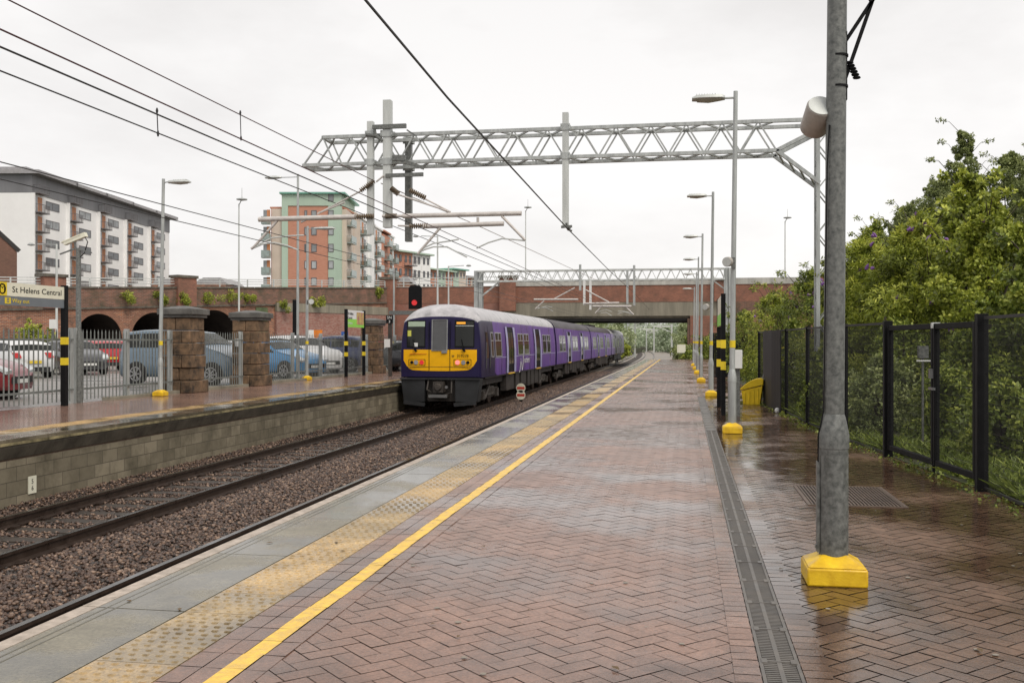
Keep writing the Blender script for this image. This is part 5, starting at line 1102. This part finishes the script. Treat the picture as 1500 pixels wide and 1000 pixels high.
def make_car(kind, paint, label, u, vb, ang, group='cars parked behind the palisade fence', d=None, sc_=1.0):
    K = KINDS[kind]; st = K['st']; p = gp(u, vb) if d is None else CP((u - 750) / F * d, d)
    t = thing('parked_car', label, 'car', (p.x, p.y, .0), ang, group); t.scale = (sc_,) * 3
    rows = []
    for x, bz, rz_, w in st:
        cab = rz_ - bz; tw = w - .16 * min(1, cab / .45)
        half_ = [(w * .9, .24), (w, .36), (w * 1.0, .6 if bz > .65 else bz * .9), (w * .99, bz - .02), (w * .965, bz), ((w * .965 + tw) / 2, bz + cab * .5), (tw, rz_ - cab * .10), (tw * .82, rz_ - .01 * (cab > .1)), (0, rz_ + (.015 if cab > .1 else .01))]
        rows.append([(x, y, z) for y, z in half_] + [(x, -y, z) for y, z in half_[::-1][1:]])
    n = len(rows[0]); b = MB(); vs = [q for r in rows for q in r]
    b.add(vs, [(i * n + k, i * n + k + 1, (i + 1) * n + k + 1, (i + 1) * n + k) for i in range(len(rows) - 1) for k in range(n - 1)] + [tuple(range(n))[::-1], tuple((len(rows) - 1) * n + k for k in range(n))] + [(i * n, (i + 1) * n, (i + 1) * n + n - 1, i * n + n - 1) for i in range(len(rows) - 1)])
    body = b.build('body', paint, t); body.data.set_sharp_from_angle(angle=math.radians(60))
    g0, g1 = K['glass']
    def P(i, k, off): q = Vector(rows[i][k]); return q + Vector((0, math.copysign(off, q.y) if abs(q.y) > .01 else 0, off * (.4 if k > 5 else 0)))
    for s in (0, 1):
        kb, km, kt = (4, 5, 6) if s == 0 else (n - 5, n - 6, n - 7); b = MB()
        def L_(i, a): # point on side glass, a 0 belt..1 top
            q = P(i, kb, .008).lerp(P(i, km, .008), a * 2) if a < .5 else P(i, km, .008).lerp(P(i, kt, .008), (a - .5) * 2); return q
        for i in range(g0, g1):
            lo, hi = .12, .88
            A_, B2 = (L_(i, lo), L_(i, hi)), (L_(i + 1, lo), L_(i + 1, hi))
            if i == g0: A_ = (A_[0].lerp(B2[0], .1), A_[0].lerp(B2[0], .12))
            f = .03 if i > g0 else 0
            b.quad(A_[0].lerp(B2[0], f), B2[0].lerp(A_[0], f), B2[1].lerp(A_[1], f), A_[1].lerp(B2[1], f))
        b.build('side_window', M['glass'], t, smooth=False)
    for nm, i, j, off in (('windscreen', g0, g0 + 1, .01), ('rear_window', g1, g1 + 1, -.01)):
        b = MB(); kk = [6, 7, 8, n - 8, n - 7]
        def Q(i_, k): q = Vector(rows[i_][k]); return q + Vector((off, 0, .012))
        lo_i, hi_i = (i, j) if nm == 'windscreen' else (j, i)
        for a, c in zip(kk, kk[1:]):
            la, lc, ha, hc = Q(lo_i, a), Q(lo_i, c), Q(hi_i, a), Q(hi_i, c)
            b.quad(la.lerp(ha, .12), lc.lerp(hc, .12), lc.lerp(hc, .9), la.lerp(ha, .9))
        b.build(nm, M['glass'], t, smooth=False)
    L2_ = K['L'] / 2; ws = .31 if kind in ('hatch', 'estate') else .34
    for wx in (L2_ - .78, -L2_ + .72):
        for s in (-1, 1):
            b = MB(); b.lathe([(ws + .07, -.01), (ws + .07, .012)], (wx, s * (.875 if kind != 'van' else .9), ws), n=24, ax='y'); b.build('wheel_arch', TRIM, t)
            b = MB(); yy = s * (.82 if kind != 'van' else .85); b.lathe([(ws * .7, -.1), (ws * .97, -.1), (ws, -.06), (ws, .06), (ws * .97, .1), (ws * .7, .1)], (wx, yy, ws), n=24, ax='y'); wl_ = b.build('wheel', M['rubber'], t)
            b = MB(); b.lathe([(.05, .0), (.05, .0)], (wx, yy, ws), n=6, ax='y') if 0 else None
            for k in range(7): a = 2 * math.pi * k / 7; b.beam((wx, yy + s * .105, ws), (wx + math.cos(a) * ws * .66, yy + s * .105, ws + math.sin(a) * ws * .66), .03, .05, up=(0, 1, 0))
            nn = 20; vs = []
            for k in range(nn): a = 2 * math.pi * k / nn; vs += [(wx + math.cos(a) * ws * .7, yy + s * .107, ws + math.sin(a) * ws * .7), (wx + math.cos(a) * ws * .6, yy + s * .107, ws + math.sin(a) * ws * .6)]
            b.add(vs, [(2 * k, 2 * k + 1, (2 * k + 3) % (2 * nn), (2 * k + 2) % (2 * nn)) for k in range(nn)]); b.build('rim', M['alloy'], wl_)
    fx, rx = L2_, -L2_
    for s in (-1, 1):
        y = s * .62; b = MB(); b.prism([(fx - .02, y - .15, .62), (fx - .02, y + .15, .66), (fx - .3, y + s * .12 + .1, .80), (fx - .3, y + s * .1 - .1, .80)], (0.0, 0, .07)); b.build('headlight', HEAD, t)
        hz = st[-2][1]; b = MB(); b.prism([(rx + .0, y - .12, hz - .2), (rx + .0, y + .12, hz - .2), (rx + .12, y + .2, hz), (rx + .12, y - .08, hz)], (-.05, 0, 0)); b.build('tail_light', TAIL, t)
    b = MB(); b.box(fx - .02, fx + .02, -.55, .55, .40, .56); b.build('grille', TRIM, t); b = MB(); b.box(rx - .03, rx + .02, -.6, .6, .25, .42); b.build('bumper', TRIM, t)
    b = MB(); b.box(fx + .02, fx + .035, -.26, .26, .40, .50); b.build('number_plate', PLW, t); b = MB(); b.box(rx - .045, rx - .03, -.26, .26, .56, .67); b.build('number_plate', PLY, t)
    return t
D = math.radians
make_car('hatch', CPT['darkred'], 'dark red car cut off by the left edge of the picture', -90, 584, D(12)); make_car('estate', CPT['white'], 'white estate car seen from the rear quarter, left of the sign post', 12, 551, D(150))
make_car('hatch', CPT['white'], 'white car parked behind the white estate, only its roof showing', 10, 533, D(165)); make_car('hatch', CPT['silver'], 'pale silver car between the white estate and the black sign post', 84, 537, D(150))
make_car('hatch', CPT['grey'], 'dark grey car facing the platform beside the red hatchback', 108, 547, D(-38)); make_car('hatch', CPT['red'], 'bright red hatchback seen from behind with its plate visible', 134, 541.5, D(150)); make_car('hatch', CPT['red'], 'second red car, half hidden behind the bright red hatchback', 178, 534, D(150))
make_car('silver' and 'hatch', CPT['silver'], 'silver car whose windscreen shows above the red hatchback', 160, 529.5, D(-60))
make_car('van', CPT['bluegrey'], 'grey blue van like car parked behind the first stone pier', 280, 561, D(-8)); make_car('estate', CPT['silver'], 'silver car nose just behind the grey blue van', 345, 545, D(-15))
make_car('hatch', CPT['skyblue'], 'light blue hatchback just right of the middle stone pier', 405, 552, D(-20)); make_car('suv', CPT['white'], 'white car with black grille behind the yellow based lamp column', 438, 545, D(-32)); make_car('suv', CPT['navy'], 'navy estate parked behind the black yellow banded posts', 483, 543, D(172))
make_car('hatch', CPT['silver'], 'silver car nose seen between the poster sign posts', 515, 539, D(-40)); make_car('hatch', CPT['silver'], 'silver car right of the third stone pier, near the train', 590, 537, D(160)); make_car('hatch', CPT['dark'], 'dark car behind the train front and the third stone pier', 597, 543, D(170)); make_car('hatch', CPT['red'], 'distant red car roof beyond the poster sign', 548, 528, D(170)); make_car('estate', CPT['white'], 'white car half hidden between the middle and first stone piers', 330, 541, D(20))
make_car('estate', CPT['dark'], 'dark car crossing the road bridge at the top of the viaduct', 358, 417, D(10), 'cars on the road', d=90); bpy.context.scene.objects[-1]
for o in C.objects:
    if o.get('label', '').startswith('dark car crossing'): o.location.z = 4.9
# small wall signs behind cars
for (u, vv, w, h, m, l) in ((438 + 24, 493 - 17, 0, 0, 'white', ''),): pass
for (u, vv, d, w, h, m, l, c) in ((457, 491, 70, .7, .8, 'white', 'white half of a small parking notice on the brick wall', 'notice'), (466, 491, 70, .6, .8, 'orange', 'orange half of a small parking notice on the brick wall', 'notice'), (505, 491, 72, .5, .6, 'blue', 'small blue parking sign in front of the patched brick wall', 'sign'), (78, 474, 45, .34, .42, 'white', 'small white sign on the thin pole left of the sign post', 'sign'), (433, 470, 60, .35, 2.6, 'black', 'tall dark blue banner panel between the lamp columns', 'banner')):
    p = pt(u, vv, d); t = thing('car_park_sign', l, c, (p.x, p.y, 0), TH); b = MB(); b.box(-w / 2, w / 2, -.03, .0, p.z - h / 2, p.z + h / 2); b.build('plate', M[m], t); b = MB(); b.box(-.03, .03, .0, .05, 0, p.z); b.build('post', M['galvd'], t)
# ================= VEGETATION =================
LM = dict(a=leafmat('leaf_mid', (.06, .08, .014), (.19, .25, .04), (.46, .50, .09)), b=leafmat('leaf_yellowgreen', (.08, .10, .014), (.30, .36, .045), (.62, .64, .11)), c=leafmat('leaf_hazed', (.10, .125, .05), (.26, .31, .11), (.50, .54, .22)), d=leafmat('leaf_far_hazed', (.3, .36, .18), (.42, .48, .26), (.55, .6, .36)), e=leafmat('grass_leaf', (.05, .07, .012), (.17, .23, .03), (.40, .45, .08)), m=leafmat('leaf_painted_mist', (.34, .42, .26), (.46, .53, .37), (.58, .64, .48)))  # back, far and mist leaf colours paled, haze put into the colour
FLW = flat('buddleia_purple', (.24, .10, .36))
def leaves(name, clumps, size, mt, parent, lw=.5, droop=.2, seed=0, kind=None):
    r = np.random.default_rng(seed); Ps = []; Ns = []; Sh = []
    for (x, y, z, rx, ry, rz_, n) in clumps:
        q = r.normal(size=(n, 3)); q /= np.linalg.norm(q, axis=1)[:, None]; rad = r.random(n) ** .28; k = q * rad[:, None]
        Ps.append(k * [rx, ry, rz_] + [x, y, z]); Ns.append(q); tone = r.normal(0, .14)
        Sh.append(.44 + .26 * k[:, 2] + .16 * (rad - .75) + tone + r.normal(0, .22, n))  # painted light: clump tops and outer leaves lighter, undersides and insides darker
    P = np.concatenate(Ps); Nn = np.concatenate(Ns); S = np.clip(np.concatenate(Sh), 0, 1); n = len(P)
    ax = r.normal(size=(n, 3)) * .8 + Nn * .5; ax[:, 2] -= droop; ax /= np.linalg.norm(ax, axis=1)[:, None]
    up = r.normal(size=(n, 3)) + [0, 0, .6]; w = np.cross(ax, up); w /= np.linalg.norm(w, axis=1)[:, None] + 1e-9
    s = size * r.uniform(.6, 1.3, n)[:, None]; V = np.stack([P, P + ax * s * .5 + w * s * lw * .5, P + ax * s, P + ax * s * .5 - w * s * lw * .5], 1).reshape(-1, 3)
    return npmesh(name, V, np.arange(n * 4).reshape(-1, 4), mt, parent, S)
def branches(t, pts_list, nm='trunk'):
    for i, (P, R) in enumerate(pts_list): b = MB(); b.tube(P, R, 7); b.build(nm if i == 0 else 'limb', M['bark'], t)
VID = [0]
def tree(x, y, H, R, label, mt='a', n=9000, leaf=.09, cat='tree', nm='broadleaf_tree', z0=0.0, base=.25, spiky=0, lw=.5, group=None, nclump=56, flowers=0, far=False):
    VID[0] += 1; sd = VID[0] * 17; r = random.Random(sd); t = thing(nm, label, cat, (x, y, z0), 0, group); cl = []
    for k in range(nclump):
        h = base + (1 - base) * (k + .5) / nclump; hh = H * h; prof = math.sin(math.pi * min(1, (h - base) / (1 - base) * .82 + .17)) ** .7 if not spiky else (1.05 - (h - base) / (1 - base)) ** spiky
        a = k * 2.4 + r.random(); rr = R * prof * r.uniform(.3, .95); c = R * r.uniform(.16, .36) * ((.15 + .85 * prof) if spiky else (.5 + .5 * prof)) * (56 / max(56, nclump)) ** .5
        cl.append((math.cos(a) * rr, math.sin(a) * rr, hh - c * .5, c, c, c * r.uniform(.6, .95), int(n / nclump)))
    for k in range(nclump):  # stray sprigs breaking the outline
        q = r.choice(cl); c = q[3] * .4; cl.append((q[0] * r.uniform(1.05, 1.3), q[1] * r.uniform(1.05, 1.3), q[2] + q[5] * r.uniform(.3, 1.5), c * .5, c * .5, c * 1.3, int(n / nclump / 7)))
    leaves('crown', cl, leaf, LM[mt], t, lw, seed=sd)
    if not far:
        L = [([(0, 0, 0), (r.uniform(-.1, .1), r.uniform(-.1, .1), H * .4), (r.uniform(-.2, .2), r.uniform(-.2, .2), H * .85)], [.035 * R + .03, .02 * R + .02, .01])]
        for q in r.sample(cl[:nclump], 9): L.append(([(0, 0, q[2] * .45), (q[0] * .5, q[1] * .5, q[2] * .75), (q[0], q[1], q[2])], [.03, .02, .008]))
        branches(t, L)
    if not far and H > 2.2:
        b = MB(); tw = []
        for k in range(16):
            q = r.choice(cl[nclump // 2:nclump]); a = math.atan2(q[1], q[0]) + r.uniform(-.5, .5); d0 = (q[0], q[1], q[2]); ln = r.uniform(.35, .8) * (R / 1.6) ** .5
            p1 = (q[0] + math.cos(a) * ln * .5, q[1] + math.sin(a) * ln * .5, q[2] + q[5] * .7 + ln * .5); p2 = (q[0] + math.cos(a) * ln, q[1] + math.sin(a) * ln, q[2] + q[5] * .7 + ln * .62)
            b.tube([d0, p1, p2], [.012, .007, .003], 4)
            for j in range(4): f = .45 + j * .18; tw.append((p1[0] + (p2[0] - p1[0]) * f, p1[1] + (p2[1] - p1[1]) * f, p1[2] + (p2[2] - p1[2]) * f, .07, .07, .06, 12))
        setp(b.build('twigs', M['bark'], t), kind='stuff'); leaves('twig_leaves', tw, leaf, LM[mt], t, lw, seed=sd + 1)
    if flowers:
        for k in range(flowers):
            q = r.choice(cl[nclump // 3:nclump]); a = r.uniform(0, 6.28); px = q[0] * 1.1 + math.cos(a) * q[3] * .8; py = q[1] - abs(math.sin(a)) * q[3] * 1.2 - .1; pz = q[2] + q[5] * .9; b = MB(); dx, dz = r.uniform(-.12, .12), r.uniform(-.02, .1)
            b.tube([(px, py, pz), (px + dx * .5, py - .04, pz + dz * .6), (px + dx, py - .06, pz + dz)], [.038, .03, .006], 6); b.build('flower_spike', FLW, t)
    return t
def vt(u, vtop, d, wpx, label, mt='a', **k):   # place a tree by its outline in the photograph
    p = CP((u - 750) / F * d, d); H = HC + (499.5 - vtop) * d / F; return tree(p.x, p.y, H, wpx / F * d / 2, label, mt, **k)
bu = dict(nm='buddleia_bush', cat='bush', lw=.26, leaf=.10)
vt(1135, 428, 30, 120, 'loose yellow green bush above the dark boards and yellow bin', 'b', n=12000, base=.1, flowers=3, **bu)
vt(1090, 455, 36, 80, 'small bush between the black sign posts and the dark boards', 'a', n=8000, base=.05, **bu)
vt(1185, 395, 27, 130, 'sprawling bush right behind the gantry column', 'a', n=13000, base=.05, flowers=10, **bu)
vt(1262, 350, 21, 190, 'buddleia bush with purple spikes just right of the near pole', 'b', n=34000, base=.03, flowers=22, **bu)
vt(1345, 318, 19, 200, 'tall buddleia with purple flower spikes above the gate', 'b', n=42000, base=.03, flowers=28, **bu)
vt(1450, 300, 17.5, 200, 'bright leafy sapling above the right end of the gate', 'b', n=36000, base=.03, nclump=80, flowers=3, nm='young_tree', cat='tree', lw=.6, leaf=.075)
vt(1420, 255, 22, 90, 'thin bright green sapling standing tallest over the gate', 'b', n=7000, base=.3, nm='young_tree', cat='tree', lw=.6, leaf=.12)
vt(1545, 330, 15, 190, 'bushy green shrub at the right edge of the picture', 'a', n=16000, base=.02, nm='shrub', cat='shrub', lw=.6, leaf=.09)
vt(1330, 300, 36, 150, 'dense dark tree left of the tall pointed one', 'c', n=64000, leaf=.085, nclump=110, base=.05); vt(1282, 325, 40, 110, 'smaller rounded green tree sloping down toward the near pole', 'a', n=36000, leaf=.095, nclump=90, base=.05)
vt(1412, 192, 34, 200, 'pointed tree rising above the right hand planting', 'c', n=42000, leaf=.085, base=.12, spiky=.9, nclump=120); vt(1380, 262, 38, 170, 'broad mid green tree behind the buddleia', 'c', n=64000, leaf=.085, nclump=110, base=.1)
vt(1480, 225, 30, 160, 'dark full tree in the top right planting', 'c', n=64000, leaf=.08, nclump=110, base=.1); vt(1535, 188, 28, 170, 'tallest dark tree at the right edge of the picture', 'c', n=64000, leaf=.08, nclump=110, base=.1)
vt(1230, 385, 45, 90, 'dull green tree low behind the gantry column', 'a', n=18000, leaf=.14, base=.05)
for i, (u, v0, d, w) in enumerate(((1160, 470, 24, 60), (1215, 500, 17, 70), (1290, 520, 15.5, 90), (1385, 540, 13.5, 90), (1470, 560, 11.5, 100), (1320, 470, 17.5, 120), (1420, 480, 15.5, 120))):
    vt(u, v0, d, w * 1.3, ['low scrub seen through the mesh beside the dark boards', 'low scrub behind the near pole', 'leafy scrub behind the mesh left of the gate', 'low bramble behind the gate', 'low bramble behind the right end of the fence', 'dark shrub behind the left gate leaf', 'dark shrub behind the right gate leaf'][i], 'c' if i == 2 else 'a', n=6500, base=.0, leaf=.07, nm='scrub_bush', cat='bush', lw=.5)
# undergrowth behind the fence
def soft_noise(x, y): return math.sin(x * 1.7 + y * .6) * math.cos(y * 1.1 - x * .4)
V = []; Sx = []
r = np.random.default_rng(5); n = 60000; Y = 6.5 + 24 * r.random(n) ** 1.4; X = np.interp(Y, [q[1] for q in fence_base], [q[0] for q in fence_base]) + .15 + r.random(n) ** 1.3 * 5
cov = np.array([soft_noise(a, c) for a, c in zip(X, Y)]) > -.45; X, Y = X[cov], Y[cov]; n = len(X); h = r.uniform(.04, .2, n); a = r.uniform(0, 6.28, n); lx, ly = np.cos(a), np.sin(a); ln = r.normal(0, .10, (n, 2)); w = r.uniform(.006, .022, n)
V = np.stack([np.stack([X - lx * w, Y - ly * w, np.full(n, -.0)], 1), np.stack([X + lx * w, Y + ly * w, np.full(n, 0.)], 1), np.stack([X + ln[:, 0] * .6 + lx * w * .8, Y + ln[:, 1] * .6 + ly * w * .8, h * .6], 1), np.stack([X + ln[:, 0] * 1.3, Y + ln[:, 1] * 1.3, h], 1)], 1).reshape(-1, 3)
o = npmesh('undergrowth', V, np.arange(n * 4).reshape(-1, 4), LM['e'], None, np.clip(r.normal(.5, .22, n), 0, 1)); setp(o, 'bright green grass and weeds behind the black mesh fence', 'undergrowth', kind='stuff')
b = MB(); P = [(q[0] + .03, q[1]) for q in fence_base if q[1] > 4.9]
vs = []; 
for x, y in [(3.2, -6)] + P + [(1.8, 79)]: vs += [(x, y, .012), (x + 60, y, .012)]
b.add(vs, [(2 * i, 2 * i + 1, 2 * i + 3, 2 * i + 2) for i in range(len(vs) // 2 - 1)]); o = b.build('soil', M['soil'], smooth=False); setp(o, kind='structure')
# leaf litter along the fence foot
cl = [(FX(y) + .0, y, .01, .22, .5, .02, 110) for y in np.arange(6.5, 24, .7)]
o = leaves('leaf_litter', cl, .04, LM['a'], None, .7, seed=9); setp(o, 'fallen leaves and debris along the foot of the mesh fence', 'leaf litter', kind='stuff')
# viaduct weeds
for (u0, vv, w, l) in ((180, 434, 36, 'weeds on the viaduct ledge above the first arch'), (228, 436, 22, 'weeds on the viaduct ledge behind the first lamp column'), (262, 437, 22, 'weeds on the viaduct ledge above the first stone pier'), (300, 434, 50, 'largest yellow green weeds on the viaduct ledge'), (335, 434, 36, 'weeds on the viaduct ledge above the third arch'), (360, 440, 20, 'orange tinged weeds on the viaduct ledge'), (408, 448, 22, 'weeds trailing over the concrete band'), (455, 440, 30, 'weeds on the dark parapet left of the bridge'), (552, 428, 14, 'weeds beside the tall brick pier')):
    s0 = uonv(u0); d = 62 + 36 * s0 / LV; p = v.matrix_world @ Vector((0, 0, 0)); cs_ = math.cos(v.rotation_euler[2]); sn = math.sin(v.rotation_euler[2]); wx, wy = v.location.x + cs_ * s0 + sn * .3, v.location.y + sn * s0 - cs_ * .3
    zz = HC + (499.5 - vv) * d / F; rr = w / F * d / 2; r = random.Random(int(u0)); t = thing('wall_weeds', l, 'weeds', (wx, wy, zz)); cl = [(r.uniform(-rr, rr), r.uniform(-.1, .1), r.uniform(-.35, .3), rr * .35, .25, .28, 160) for k in range(8)]; leaves('foliage', cl, .14, LM['b'], t, .5, seed=int(u0))
vt(45, 476, 50, 70, 'green bush standing behind the white cars under the viaduct', 'b', n=5000, leaf=.12, base=.0, nm='shrub', cat='shrub'); vt(75, 488, 52, 40, 'small green bush beside the thin pole under the viaduct', 'a', n=2500, leaf=.12, base=.0, nm='shrub', cat='shrub')
# far greenery under and beyond the bridge
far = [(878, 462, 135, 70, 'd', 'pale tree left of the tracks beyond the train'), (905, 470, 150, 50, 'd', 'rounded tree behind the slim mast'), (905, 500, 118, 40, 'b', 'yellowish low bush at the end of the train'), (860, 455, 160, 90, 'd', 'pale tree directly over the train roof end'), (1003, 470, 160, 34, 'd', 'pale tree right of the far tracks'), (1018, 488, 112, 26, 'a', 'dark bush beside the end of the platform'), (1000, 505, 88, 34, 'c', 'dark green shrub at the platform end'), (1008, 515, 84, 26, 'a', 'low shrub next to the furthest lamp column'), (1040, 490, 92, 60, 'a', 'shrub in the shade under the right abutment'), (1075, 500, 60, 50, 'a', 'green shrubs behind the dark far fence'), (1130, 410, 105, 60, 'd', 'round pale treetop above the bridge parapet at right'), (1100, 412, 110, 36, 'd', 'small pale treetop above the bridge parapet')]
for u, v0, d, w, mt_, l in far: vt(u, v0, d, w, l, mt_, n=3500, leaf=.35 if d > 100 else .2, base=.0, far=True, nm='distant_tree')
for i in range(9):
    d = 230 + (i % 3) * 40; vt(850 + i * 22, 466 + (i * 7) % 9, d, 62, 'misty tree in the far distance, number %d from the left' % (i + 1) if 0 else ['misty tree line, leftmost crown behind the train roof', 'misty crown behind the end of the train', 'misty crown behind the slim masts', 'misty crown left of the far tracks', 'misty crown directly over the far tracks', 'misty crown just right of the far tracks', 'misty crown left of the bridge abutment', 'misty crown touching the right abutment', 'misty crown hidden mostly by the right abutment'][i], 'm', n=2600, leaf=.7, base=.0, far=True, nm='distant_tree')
# low trackside weeds right beyond platform end & cable box
t = thing('speed_board', 'small white board on a post by the far end of the platform', 'sign', (pt(998, 512, 84).x, pt(998, 512, 84).y, -.9)); b = MB(); b.box(-.35, .35, -.03, .0, 1.35, 2.05); b.build('board', M['cream'], t); b = MB(); b.box(-.04, .04, .0, .06, 0, 1.4); b.build('post', M['galvd'], t)
# ================= CAMERA, LIGHT =================
cam = bpy.data.cameras.new('camera'); cam.lens = 35.0; cam.sensor_width = 36; cam.clip_end = 5000; cam.clip_start = .1
co = bpy.data.objects.new('camera', cam); C.objects.link(co); co.location = (0, 0, HC); co.rotation_euler = (math.radians(90), 0, TH); bpy.context.scene.camera = co
w = bpy.data.worlds.new('World'); bpy.context.scene.world = w; w.use_nodes = True; nt = w.node_tree; L = nt.links.new; bg = nt.nodes['Background']
sky = N(nt, 'ShaderNodeTexSky'); sky.sky_type = 'NISHITA'; sky.sun_disc = False; EL, AZ = math.radians(50), math.radians(132); sky.sun_elevation = EL; sky.sun_rotation = AZ
tc = N(nt, 'ShaderNodeTexCoord'); mp = N(nt, 'ShaderNodeMapping'); mp.inputs['Scale'].default_value = (1, 1, 2.5); L(tc.outputs['Generated'], mp.inputs[0])
cl = N(nt, 'ShaderNodeTexNoise', Scale=1.6, Detail=7, Roughness=.55); L(mp.outputs[0], cl.inputs['Vector'])
rp = N(nt, 'ShaderNodeValToRGB'); e = rp.color_ramp.elements; e[0].position = .36; e[0].color = (6.95, 6.7, 6.55, 1); e[1].position = .62; e[1].color = (9.3, 9.1, 8.95, 1); L(cl.outputs[0], rp.inputs[0])
mx = N(nt, 'ShaderNodeMix', data_type='RGBA'); mx.inputs['Factor'].default_value = .95; L(sky.outputs[0], mx.inputs[6]); L(rp.outputs[0], mx.inputs[7])
sx = N(nt, 'ShaderNodeSeparateXYZ'); L(tc.outputs['Generated'], sx.inputs[0]); gr = N(nt, 'ShaderNodeMapRange'); gr.inputs[1].default_value = .0; gr.inputs[2].default_value = .4; gr.inputs[3].default_value = 1.04; gr.inputs[4].default_value = .88; L(sx.outputs[2], gr.inputs[0])
vs_ = N(nt, 'ShaderNodeVectorMath', operation='SCALE'); L(mx.outputs[2], vs_.inputs[0]); L(gr.outputs[0], vs_.inputs['Scale']); L(vs_.outputs[0], bg.inputs[0]); bg.inputs[1].default_value = .118
sun = bpy.data.lights.new('sun', 'SUN'); sun.energy = 1.9; sun.angle = math.radians(30); sun.color = (1, .94, .84); so = bpy.data.objects.new('sun', sun); C.objects.link(so)
so.rotation_euler = Vector((math.sin(AZ) * math.cos(EL), math.cos(AZ) * math.cos(EL), math.sin(EL))).to_track_quat('Z', 'Y').to_euler()
sc = bpy.context.scene; sc.view_settings.view_transform = 'Standard'; sc.view_settings.look = 'None'; sc.view_settings.exposure = 0; sc.view_settings.gamma = 1
sc.render.resolution_x = 1024; sc.render.resolution_y = 682
